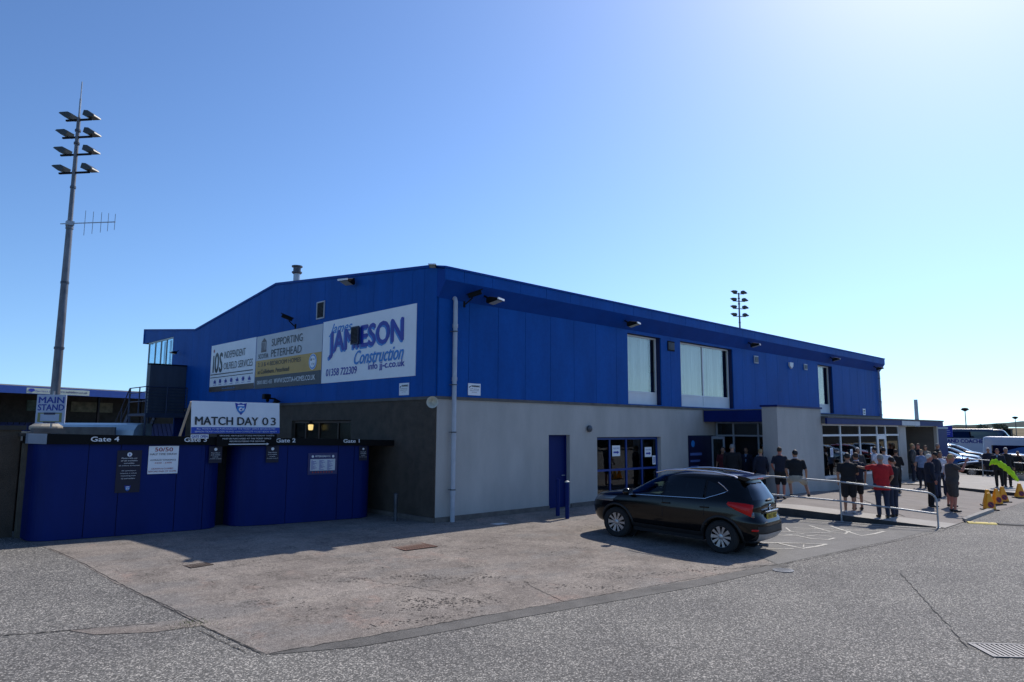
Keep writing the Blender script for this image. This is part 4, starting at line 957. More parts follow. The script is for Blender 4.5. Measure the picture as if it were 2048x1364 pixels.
# team shelter with a pale translucent roof
o = empty('team_shelter', (-5.2, 21.0, 0), R(-46), 'low shelter with a curved pale translucent roof behind the left shed', 'shelter')
f = MB(); prof = [(.0, 1.9), (.1, 2.3), (.35, 2.52), (.8, 2.60), (1.5, 2.58)]
for (a, za), (b, zb2) in zip(prof, prof[1:]): f.add([(-.2, a, za), (4.3, a, za), (4.3, b, zb2), (-.2, b, zb2)], [(0, 1, 2, 3)])
f.add([(4.3, 0, 1.9), (4.3, .1, 2.3), (4.3, .35, 2.52), (4.3, .8, 2.6), (4.3, 1.5, 2.58), (4.3, 1.5, 0), (4.3, 0, 0)], [tuple(range(7))])
f.build('roof', mat('pale_polycarbonate', (.45, .55, .60), .3, var=.1), o)
f = MB()
for i in range(6): x = -.2+i*.9; f.box(x-.03, x+.03, -.02, .04, 0, 1.9)
f.box(.6, 3.7, -.3, -.2, 0, 2.42); f.build('frame', CONC_D, o)
# main stand sign on the mast
d0 = Vector((.735, -.678, 0)).normalized()
s_ = sign('main_stand_sign', 'white main stand sign with blue capitals fixed in front of the mast', 'sign', frame((-7.42, 8.44, 2.52), d0), .80, .80, mat('sign_bluish_white', (.42, .48, .62), .45), [
    ('lettering', mat('sign_blue', (.006, .03, .30), .4), [('t', 'MAIN', .06, .565, .69, .17, dict(bold=.045)), ('t', 'STAND', .05, .36, .71, .17, dict(bold=.04))]),
    ('olive_frame', mat('olive', (.24, .25, .10), .6), [('r', .06, .04, .13, .30), ('r', .65, .04, .72, .30), ('r', .13, .04, .65, .065), ('r', .13, .27, .65, .30)]),
    ('label', mat('sign_small_navy', (.03, .03, .08), .5), [('r', .23, .245, .54, .305), ('r', .22, .015, .55, .045)])], t=.03)
MB().tube([(.40, -2.6, -.08), (.40, .9, -.08)], .03, 8).build('post', GALV, s_)

# steel stair with landing at the gable
o = empty('steel_stair', (0, 18, 0), 0, 'dark steel stair with railed landing against the gable', 'stair')
SB = mat('stair_steel', (.03, .045, .09), .5, metal=.3, var=.25)
MB().box(-1.75, -.02, 0, 2.4, 2.92, 3.02).box(-1.75, -.02, -.03, 0, 2.84, 3.04).build('landing', SB, o)
r = MB()
for x in (-1.75, -.9, -.06): r.tube([(x, 0, 3.0), (x, 0, 4.18)], .028, 8)
for i in range(9): z = 3.12+i*.1325; r.tube([(-1.75, 0, z), (-.06, 0, z)], .014 if i < 8 else .026, 8)
r.build('front_rail', SB, o)
r = MB()
for y in (.95, 2.3): r.tube([(-1.75, y, 3.0), (-1.75, y, 4.18)], .028, 8)
for z in (3.55, 3.95, 4.18): r.tube([(-1.75, 0, z), (-1.75, 2.4, z)], .022, 8)
r.build('side_rail', SB, o)
st = MB()
for i in range(14): y = 2.4+i*.24; z = 2.92-i*.2; st.box(-1.72, -.62, y, y+.24, z-.22, z-.19)
st.bar((-1.75, 2.4, 2.9), (-1.75, 5.8, .1), .05, .26).bar((-.60, 2.4, 2.9), (-.60, 5.8, .1), .05, .26)
st.build('flight', SB, o)
r = MB()
for xx in (-1.75, -.60):
    for dz in (.5, 1.15): r.tube([(xx, 2.4, 3.02+dz), (xx, 5.8, .22+dz)], .024, 8)
    for i in range(4): y = 2.4+i*1.0; z = 3.0-i*.82; r.tube([(xx, y, z-.1), (xx, y, z+1.15)], .024, 8)
r.build('stair_rail', SB, o)
MB().tube([(-1.7, .1, 0), (-1.7, .1, 2.95)], .05, 8).tube([(-1.7, 2.3, 0), (-1.7, 2.3, 2.95)], .05, 8).tube([(-.9, 2.3, 0), (-.9, 2.3, 2.95)], .05, 8).build('leg', SB, o)
o = empty('landing_cabin', (-.85, 18.5, 3.03), 0, 'plain dark grey steel door cabin standing on the stair landing', 'cabin')
MB().box(-.74, .80, -.25, .05, 0, 2.14).build('shell', mat('slate_steel', (.045, .06, .085), .5, var=.2, scale=1.5, stretch=(3, 3, .3)), o, bevel=.01)
MB().box(-.77, .82, -.28, .08, 2.14, 2.19).build('roof', BLACK, o)

# far stand with its blue seats
A = Vector((-.98, 60.4, 0)); Bp = Vector((12.75, 65.7, 0)); dd_ = (Bp-A).normalized(); ang = math.atan2(dd_.y, dd_.x)
o = empty('far_stand', A, ang, 'low covered stand with blue fascia, adverts and blue seats across the pitch', 'stand')
MB().box(-30, 30, -.1, .1, 5.35, 6.02).build('fascia', mat('stand_blue', (.003, .05, .28), .5), o)
MB().add([(-30, 0, 6.02), (30, 0, 6.02), (30, 9, 6.6), (-30, 9, 6.6)], [(0, 1, 2, 3)]).build('roof', CONC_D, o)
MB().box(-30, 30, 8.8, 9, 0, 6.6).build('back_wall', mat('stand_back', (.05, .045, .04), .9, var=.3), o)
t = MB()
for i in range(9): t.box(-30, 30, .6+i*.8, 1.4+i*.8, 0, .7+i*.21)
t.build('terrace', CONC_D, o)
t = MB()
for i in range(9):
    for j in range(100):
        x = -29+j*.58; t.box(x, x+.50, 1.15+i*.8, 1.25+i*.8, .75+i*.21, 1.12+i*.21)
tag(t.build('seat_rows', mat('seat_blue', (.003, .012, .11), .6), o), kind='stuff')
t = MB()
for i in range(13): x = -29+i*4.8; t.box(x-.09, x+.09, .2, .4, 0, 5.4)
t.build('columns', BLACK, o)
for x0, x1, c_ in ((-7.5, -2.8, (.16, .17, .13)), (-1.6, 1.2, (.15, .05, .03)), (3.2, 4.8, (.17, .17, .12)), (7.6, 10.5, (.10, .17, .15)), (12.2, 17, (.2, .19, .13))): MB().box(x0, x1, 8.72, 8.8, 4.0, 5.1).build('back_advert', mat('advert_dim_%d' % int(x0*10), c_, .7, var=.5, scale=1.5), o)
t = MB().add([(2.2, -.11, 5.40), (8.1, -.11, 5.40), (8.1, -.11, 5.90), (2.2, -.11, 5.90)], [(0, 1, 2, 3)]); t.build('fascia_advert', mat('pale_advert', (.42, .48, .42), .5), o)
t = MB(); put_text(t, 'www.asbplant.co.uk', 4.9, 5.55, 3.0, .2, z=0, bold=.03); put_text(t, 'Plant Hire & Sales', 3.0, 5.55, 1.6, .16, z=0)
t.v = [(x, -.13, y) for x, y, z in t.v]; t.build('advert_lettering', TNAVY, o)
MB().prism([(2.3, 5.68), (2.5, 5.83), (2.8, 5.83), (2.95, 5.68), (2.62, 5.5)], -.135, -.112, 'y').build('advert_logo', TNAVY, o)
poly_sheet([(-40, 24.2), (70, 24.2), (70, 90), (-40, 60)], .02, cut=()).build('pitch_grass', mat('grass_green', (.05, .09, .025), .9, var=.2), kind='structure')

# ---------------------------------------------------------------- railings of the ramps
def railing(name, pts, zt_, label, base, rad=.026, end_drop=None):
    o = empty(name, (pts[0][0], pts[0][1], zt_[0]-1.1), 0, label, 'railing', 'galvanised ramp railings')
    iv = Matrix.Translation(-Vector(o.location))
    def P(mb, n): c = mb.build(n, GALV, o, smooth=True); c.matrix_parent_inverse = iv
    for i, dz in enumerate((0, -.56)):
        line = [Vector((x, y, z+dz)) for (x, y), z in zip(pts, zt_)]
        if i == 0:
            e = line[-1]; pv = (line[-1]-line[-2]).normalized(); line[-1] = e-pv*.22
            line += [e-pv*.22+pv*.22*math.sin(a)+Vector((0, 0, -.22*(1-math.cos(a)))) for a in (R(20), R(40), R(60), R(78), R(90))]+[Vector((e.x, e.y, base(e.x, e.y)-.02))]
        P(MB().tube(line, rad, 10), 'top_rail' if i == 0 else 'lower_rail')
    for (x, y), z in list(zip(pts, zt_))[:-1]:
        P(MB().tube([(x, y, base(x, y)), (x, y, z)], rad, 10).lathe([(.06, .0), (.06, .015), (.03, .02)], c=(x, y, base(x, y)), n=10), 'post')
    e = Vector((*pts[-1], base(*pts[-1]))); P(MB().lathe([(.06, .0), (.06, .015), (.03, .02)], c=e, n=10), 'foot_plate')
    return o
railing('ramp_railing', [(9.22, -2.6), (10.18, -6.42), (10.93, -8.75)], [1.10, .93, .70], 'near galvanised tube railing of the ramp, a man sitting on it', lambda x, y: zg(x, y))
railing('ramp_railing', [(34.0, -2.4), (34.0, -4.95), (34.0, -7.3), (34.0, -9.6)], [.98, .88, .74, .60], 'far galvanised tube railing in front of the dark parked car', lambda x, y: zg(x, y)+.05)

# ---------------------------------------------------------------- cones, kerb blocks, planter
YEL = mat('cone_yellow', (.95, .39, .008), .45, var=.08, scale=6)
def cone(x, y, rz, label, z=None, s=1.0):
    z = zplat(x, y) if z is None else z
    o = empty('no_waiting_cone', (x, y, z), rz, label, 'traffic cone', 'yellow no-waiting cones'); o.scale = (s, s, s)
    MB().box(-.21, .21, -.19, .19, 0, .045).build('base', mat('recycled_black', (.02, .02, .022), .8), o, bevel=.01)
    p = MB(); lv = [(.045, .15, .12), (.12, .14, .11), (.48, .062, .048), (.54, .05, .04), (.56, .038, .028)]
    vs = []; fs = []
    for z_, a, b in lv: vs += [(-a, -b, z_), (a, -b, z_), (a, b, z_), (-a, b, z_)]
    for i in range(len(lv)-1):
        for k in range(4): fs.append((i*4+k, i*4+(k+1) % 4, i*4+4+(k+1) % 4, i*4+4+k))
    fs.append(tuple(len(vs)-4+k for k in range(4))); p.add(vs, fs); p.build('body', YEL, o, bevel=.012)
    # roundel on the front face, leaning with it
    t = math.atan2(.062, .36); q = Matrix.Translation((0, -.100, .185)) @ Matrix.Rotation(-t, 4, 'X')
    def disc(r, dy, m, nm):
        d = MB().add([q @ Vector((r*math.cos(a), dy, r*math.sin(a))) for a in [2*math.pi*k/20 for k in range(20)]], [tuple(range(20))]); d.build(nm, m, o)
    disc(.10, -.006, mat('sign_red', (.45, .02, .02), .4), 'roundel_ring'); disc(.074, -.009, mat('sign_deep_blue', (.05, .02, .05), .4), 'roundel')
    b = MB().box(-.085, .085, -.013, -.011, -.011, .011, q @ Matrix.Rotation(R(45), 4, 'Y')); b.build('roundel_bar', mat('sign_red', (.45, .02, .02), .4), o)
    return o
RZ = R(-50)
cone(17.25, -8.66, RZ, 'yellow no-waiting cone nearest the kerb end, in front of another one', -.245, 1.05)
cone(18.9, -8.28, RZ-.3, 'yellow no-waiting cone half hidden behind the nearest one', -.245, 1.05)
cone(19.55, -8.42, RZ+.2, 'yellow no-waiting cone leaning over, second from the left in front', -.245, 1.05)
cone(20.9, -8.35, RZ, 'yellow no-waiting cone behind the leaning one', -.245, 1.05)
cone(23.4, -8.45, RZ, 'yellow no-waiting cone on its own at the right, by the far kerb', -.245, 1.05)
for i, (x, y) in enumerate(((12.95, -9.35), (13.25, -10.05), (13.50, -10.75), (13.78, -11.45))):
    o = empty('speed_bump_block', (x, y, zg(x, y)), R(-69), ['yellow speed bump block at the kerb end of the strip', 'black speed bump block between two yellow ones', 'yellow speed bump block at the right edge of the photo', 'black speed bump block at the road end of the strip'][i], 'speed bump', 'speed bump blocks across the road')
    MB().prism([(-.16, .002), (.16, .002), (.10, .04), (-.10, .04)], -.36, .36, 'x').build('block', mat('bump_yellow', (.62, .48, .10), .7, var=.15, scale=12) if i % 2 == 0 else mat('bump_black', (.05, .05, .05), .8, var=.3), o, bevel=.01)
    MB().lathe([(.03, .04), (.03, .046)], c=(-.18, 0, 0), n=8).lathe([(.03, .04), (.03, .046)], c=(.18, 0, 0), n=8).build('bolt', STEEL_D, o)
o = empty('stone_planter', (32.9, -6.7, -.14), 0, 'round grey stone planter with low plants on the far pavement', 'planter')
MB().lathe([(.28, .0), (.45, .22), (.52, .36), (.46, .36), (.40, .28)], n=20).build('bowl', CONC, o, smooth=True)
rr = random.Random(5); g = MB()
for i in range(260):
    a, q_ = rr.uniform(0, 6.28), .42*math.sqrt(rr.random()); x, y, z = q_*math.cos(a), q_*math.sin(a), rr.uniform(.3, .52); v = [Vector((x, y, z))+Vector((rr.uniform(-.05, .05), rr.uniform(-.05, .05), rr.uniform(-.04, .05))) for _ in range(3)]
    g.add(v, [(0, 1, 2)])
g.build('plants', WEED, o)

# ---------------------------------------------------------------- right background: kiosk, boards, lamps, hills
o = empty('blue_kiosk', (35.6, -2.36, -.1), 0, 'blue painted kiosk behind the end of the porch', 'kiosk')
MB().box(0, 2.4, 0, 2.2, 0, 2.66).build('shell', NAVY, o, bevel=.01)
MB().box(-.06, 2.46, -.06, 2.26, 2.66, 2.78).build('roof', mat('kiosk_roof', (.30, .36, .40), .5), o)
MB().box(-.012, .0, .28, .50, 0, 1.95).build('dark_panel', BLACK, o)
t = MB(); put_text(t, '11', 0, 0, .2, .22, z=0, bold=.02); t.v = [(-.016, .34-x, 2.2+y) for x, y, z in t.v]; t.build('lettering', mat('dim_white', (.35, .42, .6), .5), o)
sign('notice_board', 'navy notice board with faint lettering beside the blue kiosk', 'sign', frame((42, -.72, 2.05), (.1, -1, 0)), .95, .72, TNAVY, [('lettering', mat('dim_white', (.35, .42, .6), .5), [('r', .35, .56, .62, .60), ('r', .15, .40, .8, .44), ('r', .12, .28, .83, .31), ('r', .15, .16, .8, .19)])], t=.05)
def lamp_post(loc, H, label, head=True):
    o = empty('street_lamp', loc, 0, label, 'street lamp', 'street lamps in the car park')
    MB().tube([(0, 0, 0), (0, 0, H)], [.09, .05], 10).build('post', STEEL_D, o, smooth=True)
    MB().lathe([(.10, H), (.42, H+.18), (.45, H+.26), (.30, H+.42), (.05, H+.46)], n=14).build('lamp_head', BLACK, o, smooth=True)
lamp_post((92.9, 9.15, -.5), 5.45, 'street lamp with a dish head standing above the coach roof')
lamp_post((133.8, 11.2, -.5), 5.0, 'smaller street lamp further off at the right edge')
MB().tube([(110.7, 19.8, -1), (110.7, 19.8, 7.3)], [.34, .26], 12).build('chimney_stack', mat('pale_steel', (.40, .43, .47), .5, metal=.4), None, smooth=True, label='pale plain tube chimney sticking up behind the end of the porch roof', cat='chimney')
MB().box(84.4, 85.4, 2.9, 3.6, -.5, 2.6).box(84.35, 85.45, 2.85, 3.65, 2.6, 2.7).build('dark_hut', BLACK, None, label='small dark upright cabinet on the edge of the field', cat='cabinet')
FIELD = mat('dry_field_grass', (.20, .175, .125), .95, spec=0., var=.2, scale=.02, stretch=(1, .3, 1))
def fz(x, y):
    r_ = math.hypot(x, y); return -.48+max(0, min((r_-110)/690, 1))*6.5
ang_ = [R(a) for a in range(-75, 76, 3)]; rad_ = [112, 160, 230, 330, 480, 700, 1000, 2200]
mb = MB(); n = len(rad_); mb.add([(q_*math.cos(a), q_*math.sin(a), fz(q_, 0)+(0 if q_ < 1000 else .2)) for a in ang_ for q_ in rad_], [(i*n+j, (i+1)*n+j, (i+1)*n+j+1, i*n+j+1) for i in range(len(ang_)-1) for j in range(n-1)])
mb.build('field', FIELD, kind='structure')
rr = random.Random(11); mb = MB(); n = 0
for i in range(121):
    a = R(-60+i*.75); h = 8.2+max(0, (13.8-math.degrees(a)))*1.0*(1 if math.degrees(a) > 0 else .5)
    h = min(h, 24)+rr.uniform(-.9, 1.3)
    mb.v += [(860*math.cos(a), 860*math.sin(a), 6.4), (960*math.cos(a), 960*math.sin(a), h), (1300*math.cos(a), 1300*math.sin(a), h-3)]
for i in range(120):
    for j in range(2): mb.f.append((i*3+j, i*3+3+j, i*3+4+j, i*3+1+j)); mb.mi.append(0)
mb.build('hills', mat('far_hill_scrub', (.07, .085, .08), .95, spec=0., var=.35, scale=.012), kind='structure', smooth=2)
LEAF = mat('tree_foliage', (.10, .125, .085), .9, var=.4, scale=.5)
BARK = mat('tree_bark', (.09, .07, .05), .9)
def tree(x, y, z, h, w, label, seed):
    rr = random.Random(seed); o = empty('tree', (x, y, z), 0, label, 'tree', 'trees along the far field')
    t = MB().tube([(0, 0, 0), (w*.03, 0, h*.35), (0, 0, h*.7)], [h*.05, h*.035, h*.01], 8)
    for k in range(5): a = rr.uniform(0, 6.28); t.tube([(0, 0, h*.3), (w*.3*math.cos(a), w*.3*math.sin(a), h*.65)], [h*.02, h*.006], 6)
    t.build('trunk', BARK, o)
    c = MB(); cl = [(rr.uniform(-.32, .32)*w, rr.uniform(-.32, .32)*w, h*rr.uniform(.45, .85), w*rr.uniform(.12, .24)) for _ in range(12)]
    for i in range(700):
        cx, cy, cz, r_ = rr.choice(cl); v = Vector((rr.gauss(0, 1), rr.gauss(0, 1), rr.gauss(0, 1))).normalized()*r_*rr.uniform(.6, 1.05); p = Vector((cx, cy, cz))+Vector((v.x, v.y, v.z*.8)); s_ = w*.08
        c.add([p+Vector((rr.uniform(-s_, s_), rr.uniform(-s_, s_), rr.uniform(-s_, s_))) for _ in range(3)], [(0, 1, 2)])
    c.build('crown', LEAF, o)
tree(467, 78.0, 2.2, 4.6, 8, 'round dark tree standing out on the far ridge', 1)
tree(465, 86.0, 2.0, 3.2, 9, 'low wide tree left of the round one on the far ridge', 2)
tree(480, 62.0, 2.0, 3.4, 11, 'wide low tree right of the round one on the far ridge', 3)
h = MB(); rr = random.Random(9)
for i in range(2600):
    t_ = rr.random(); x = 246+t_*6+rr.uniform(-2, 2); y = 28-t_*55; z = rr.uniform(.6, 3.2+.8*math.sin(t_*17)); s_ = .55
    h.add([(x+rr.uniform(-s_, s_), y+rr.uniform(-s_, s_), z+rr.uniform(-s_, s_)) for _ in range(3)], [(0, 1, 2)])
h.build('hedge', LEAF, None, label='long dark hedge on the field at the right edge', cat='hedge', kind='stuff')

# low warehouse across the road: outside the frame, added to put a dark tone in the porch glazing
o = empty('backdrop', (150, -46, -.2), 0, 'long brown-grey warehouse across the road, added unseen for the porch reflections', 'building')
MB().box(-80, 80, -6, 0, 0, 6.5).build('wall', mat('backdrop_brown', (.04, .038, .035), .9, var=.3, scale=.5), o)
MB().prism([(-6.4, 6.5), (.4, 6.5), (-3, 8.0)], -80.4, 80.4, 'x').build('roof', CONC_D, o)
# ---------------------------------------------------------------- vehicles
def pchip(xs, ys, x):
    if x <= xs[0]: return ys[0]
    if x >= xs[-1]: return ys[-1]
    n = len(xs); h = [xs[i+1]-xs[i] for i in range(n-1)]; dl = [(ys[i+1]-ys[i])/h[i] for i in range(n-1)]
    def m(i):
        if i == 0: return dl[0]
        if i == n-1: return dl[-1]
        if dl[i-1]*dl[i] <= 0: return 0
        w1, w2 = 2*h[i]+h[i-1], h[i]+2*h[i-1]; return (w1+w2)/(w1/dl[i-1]+w2/dl[i])
    i = max(k for k in range(n-1) if xs[k] <= x); t = (x-xs[i])/h[i]
    return ((1+2*t)*(1-t)**2*ys[i]+t*(1-t)**2*h[i]*m(i)+t*t*(3-2*t)*ys[i+1]+t*t*(t-1)*h[i]*m(i+1))

class Hull:
    """stack of horizontal rounded contours: rows (z, x_front, x_rear, half width)"""
    def __init__(s, rows, nF=4.2, nR=5.0, nFt=3.2, nRt=3.6, zt=1.1, lift=0.):
        s.r = rows; s.z = [r[0] for r in rows]; s.nF, s.nR, s.nFt, s.nRt, s.zt, s.lift = nF, nR, nFt, nRt, zt, lift
    def row(s, z):
        a = [pchip(s.z, [r[k] for r in s.r], z) for k in (1, 2, 3)]
        t = min(max((z-s.zt+.15)/.3, 0), 1); return a[0], a[1], a[2], s.nF+(s.nFt-s.nF)*t, s.nR+(s.nRt-s.nR)*t
    def P(s, z, th, off=0.):
        xf, xr, w, nF, nR = s.row(z); xc = (xf+xr)/2; hl = (xf-xr)/2; c, q = math.cos(th), math.sin(th); n = nF if c > 0 else nR
        x = xc+(hl+off)*math.copysign(abs(c)**(2/n), c); y = (w+off)*math.copysign(abs(q)**(2/n), q)
        return Vector((x, y, z))
    def Y(s, x, z):
        xf, xr, w, nF, nR = s.row(z); xc = (xf+xr)/2; hl = (xf-xr)/2; e = (x-xc)/hl; n = nF if e > 0 else nR
        return w*max(0, 1-min(abs(e), 1)**n)**(1/n)
    def X(s, y, z, front):
        xf, xr, w, nF, nR = s.row(z); xc = (xf+xr)/2; hl = (xf-xr)/2; n = nF if front else nR
        return xc+(1 if front else -1)*hl*max(0, 1-min(abs(y/w), 1)**n)**(1/n)
    def mesh(s, zs, nth=132, skip=None):
        mb = MB(); th = [2*math.pi*k/nth for k in range(nth)]
        pts = [[s.P(z, t) for t in th] for z in zs]; mb.v = [tuple(p) for r_ in pts for p in r_]
        for i in range(len(zs)-1):
            for k in range(nth):
                k2 = (k+1) % nth; c = (pts[i][k]+pts[i][k2]+pts[i+1][k]+pts[i+1][k2])/4
                if skip and skip(c): continue
                mb.f.append((i*nth+k, i*nth+k2, (i+1)*nth+k2, (i+1)*nth+k)); mb.mi.append(0)
        mb.f.append(tuple((len(zs)-1)*nth+k for k in range(nth))); mb.mi.append(0)
        mb.f.append(tuple(reversed(range(nth)))); mb.mi.append(0)
        return mb
    def side_patch(s, lo, hi, x0, x1, sd, off=.006, nx=16, nz=6):
        mb = MB(); v = []
        for i in range(nx+1):
            x = x0+(x1-x0)*i/nx
            for j in range(nz+1):
                z = lo(x)+(hi(x)-lo(x))*j/nz; v.append((x, sd*(s.Y(x, z)+off), z))
        return mb.add(v, [(i*(nz+1)+j, (i+1)*(nz+1)+j, (i+1)*(nz+1)+j+1, i*(nz+1)+j+1) for i in range(nx) for j in range(nz)])
    def end_patch(s, lo, hi, hw, front, off=.006, ny=14, nz=8):
        mb = MB(); v = []
        for i in range(ny+1):
            t = -1+2*i/ny
            for j in range(nz+1):
                z0, z1 = (lo(t) if callable(lo) else lo), (hi(t) if callable(hi) else hi); z = z0+(z1-z0)*j/nz; y = t*(hw(z) if callable(hw) else hw)
                v.append((s.X(y, z, front)+(off if front else -off), y, z))
        return mb.add(v, [(i*(nz+1)+j, (i+1)*(nz+1)+j, (i+1)*(nz+1)+j+1, i*(nz+1)+j+1) for i in range(ny) for j in range(nz)])
    def wrap_patch(s, t0, t1, lo, hi, off=.01, nt=14, nz=5):
        mb = MB(); v = []
        for i in range(nt+1):
            t = t0+(t1-t0)*i/nt; u = i/nt
            for j in range(nz+1): z = lo(u)+(hi(u)-lo(u))*j/nz; e = off*(0.15 if i in (0, nt) or j in (0, nz) else 1); v.append(s.P(z, R(t), e))
        return mb.add(v, [(i*(nz+1)+j, (i+1)*(nz+1)+j, (i+1)*(nz+1)+j+1, i*(nz+1)+j+1) for i in range(nt) for j in range(nz)])

TYRE = mat('tyre_rubber', (.015, .015, .016), .85, var=.2)
RIM = mat('machined_alloy', (.36, .37, .39), .33, metal=.85, var=.15, scale=9)
RIMD = mat('dark_alloy', (.03, .03, .035), .4, metal=.5)
TRIM = mat('black_plastic_trim', (.014, .014, .015), .6, var=.2, scale=20)
REDL = mat('red_lamp', (.55, .004, .003), .3, spec=.3, coat=.15)
CLEARL = mat('clear_lamp', (.10, .11, .12), .08, coat=1.0, spec=.8)
CHROME = mat('chrome', (.75, .76, .78), .12, metal=1, var=.02)
TINT = glass('tinted_car_glass', (.42, .55, .52), 1.1)
PRIV = glass('privacy_glass', (.03, .035, .04), 1.3)
SEAT = mat('seat_cloth', (.03, .03, .033), .9)
def wheel(o, x, y, z, r, sd, w=.20, spokes=10, near=True):
    t = MB().lathe([(r*.66, -w/2), (r*.90, -w/2), (r*.985, -w*.36), (r, -w*.1), (r, w*.1), (r*.985, w*.36), (r*.90, w/2), (r*.66, w/2), (r*.64, 0)], axis='y', n=40, cap=False).build('wheel', TYRE, o, smooth=True)
    t.location = (x, y, z)
    MB().lathe([(r*.665, w*.40*1), (r*.64, w*.46), (r*.61, w*.38), (r*.60, -w*.3), (r*.05, -w*.32), (r*.05, -w*.34), (r*.665, -w*.34)], axis='y', n=40, cap=False).build('rim_barrel', RIMD, t, smooth=True)
    s_ = MB(); n = spokes
    for k in range(n):
        a = 2*math.pi*k/n; q = Matrix.Rotation(a, 4, 'Y'); hw0, hw1 = r*(.035 if k % 2 else .05), r*(.085 if k % 2 else .12)
        yf = w*.36
        s_.add([q @ Vector(v) for v in ((r*.10, yf, -hw0), (r*.62, yf+.01, -hw1), (r*.62, yf+.01, hw1), (r*.10, yf, hw0), (r*.10, yf-.03, -hw0), (r*.62, yf-.03, -hw1), (r*.62, yf-.03, hw1), (r*.10, yf-.03, hw0))], [(0, 1, 2, 3), (4, 7, 6, 5), (0, 4, 5, 1), (2, 6, 7, 3), (1, 5, 6, 2), (0, 3, 7, 4)])
    s_.lathe([(r*.16, w*.30), (r*.16, w*.42), (r*.05, w*.45)], axis='y', n=20)
    ring = MB(); s_.lathe([(r*.655, w*.36), (r*.655, w*.42), (r*.61, w*.40), (r*.60, w*.34)], axis='y', n=40, cap=False)
    sp = s_.build('spokes', RIM, t)
    if sd < 0: t.rotation_euler = (0, 0, math.pi)
    return t

def car(loc, az, label, cat, paint, rows, wb, r, trk, wins, sc=(1, 1, 1), group=None, detail=True, zw=None, **kw):
    o = empty('parked_car', loc, az, label, cat, group)
    H = Hull(rows, **kw.get('hull', {})); zs = []
    for a, b in zip(rows, rows[1:]):
        n = max(1, int((b[0]-a[0])/.02)) if detail else max(1, int((b[0]-a[0])/.05))
        zs += [a[0]+(b[0]-a[0])*i/n for i in range(n)]
    zs.append(rows[-1][0])
    ra = r*1.18; xw = (wb[0], wb[1]); zw = zw or r
    side, rearw, frontw = wins['side'], wins['rear'], wins['front']
    def skip(c):
        if abs(c.y) > .45*rows[3][3]:
            for x in xw:
                if math.hypot(c.x-x, c.z-zw) < ra: return True
            for x0, x1, lo, hi, m_ in side:
                if x0+.02 < c.x < x1-.02 and lo(c.x)+.015 < c.z < hi(c.x)-.015: return True
        if rearw and c.x < -.5 and rearw[0]+.015 < c.z < rearw[1]-.015 and abs(c.y) < rearw[2](c.z)-.02: return True
        if frontw and c.x > 0 and frontw[0]+.015 < c.z < frontw[1]-.015 and abs(c.y) < frontw[2](c.z)-.02: return True
        return False
    body = H.mesh(zs, 168 if detail else 72, skip).build('body', paint, o, smooth=2)
    # windows
    for sd in (1, -1):
        for x0, x1, lo, hi, m_ in side: H.side_patch(lo, hi, x0, x1, sd).build('side_window', m_, o, smooth=2)
    H.end_patch(rearw[0], rearw[1], rearw[2], False).build('rear_window', PRIV, o, smooth=2)
    H.end_patch(frontw[0], frontw[1], frontw[2], True).build('windscreen', TINT, o, smooth=2)
    # wheel arches, wells, wheels
    for x in xw:
        for sd in (1, -1):
            ring = MB(); n = 22; v = []
            a0, a1 = R(-28), R(208)
            for i in range(n+1):
                a = a0+(a1-a0)*i/n
                for rr_, off in ((ra*1.10, .004), (ra*1.07, .022), (ra*.985, .022), (ra*.97, -.10)):
                    px_, pz = x+rr_*math.cos(a), zw+rr_*math.sin(a); pz = max(pz, zs[0]+.01); v.append((px_, sd*(max(H.Y(px_, pz), .4)+off), pz))
            ring.add(v, [(i*4+j, (i+1)*4+j, (i+1)*4+j+1, i*4+j+1) for i in range(n) for j in range(3)])
            ring.build('arch_trim', TRIM, o, smooth=2)
            wheel(o, x, sd*trk, r, r, sd)
        MB().lathe([(ra*.98, -trk*.62), (ra*.98, -trk*.60), (.05, -trk*.60)], c=(x, 0, zw), axis='y', n=24).lathe([(ra*.98, trk*.62), (ra*.98, trk*.60), (.05, trk*.60)], c=(x, 0, zw), axis='y', n=24).build('wheel_well', DARK, o)
    yi = rows[3][3]-.12
    MB().box(xw[1]+ra, xw[0]-ra, -yi, yi, zs[0]-.02, zs[0]+.06).box(xw[1]-.3, xw[0]+.3, -trk*.55, trk*.55, zs[0]+.02, zs[0]+.12).build('underbody', DARK, o)
    # seats
    s_ = MB()
    for x, ys_s in ((.15, (-.36, .36)), (-.75, (-.36, .36))):
        for y in ys_s:
            s_.box(x-.05, x+.42, y-.24, y+.24, zs[0]+.15, .62); s_.prism([(x-.22, 1.12), (x-.12, 1.14), (x+.02, .60), (x-.10, .58)], y-.23, y+.23, 'y'); s_.prism([(x-.26, 1.32), (x-.18, 1.32), (x-.15, 1.15), (x-.24, 1.15)], y-.12, y+.12, 'y')
    s_.box(-1.25, 1.0, -yi+.1, yi-.1, zs[0]+.06, zs[0]+.14)
    s_.build('seats', SEAT, o)
    MB().prism([(1.0, .98), (.62, 1.0), (.58, .80), (1.0, .70)], -yi+.05, yi-.05, 'y').build('dashboard', TRIM, o)
    return o, H
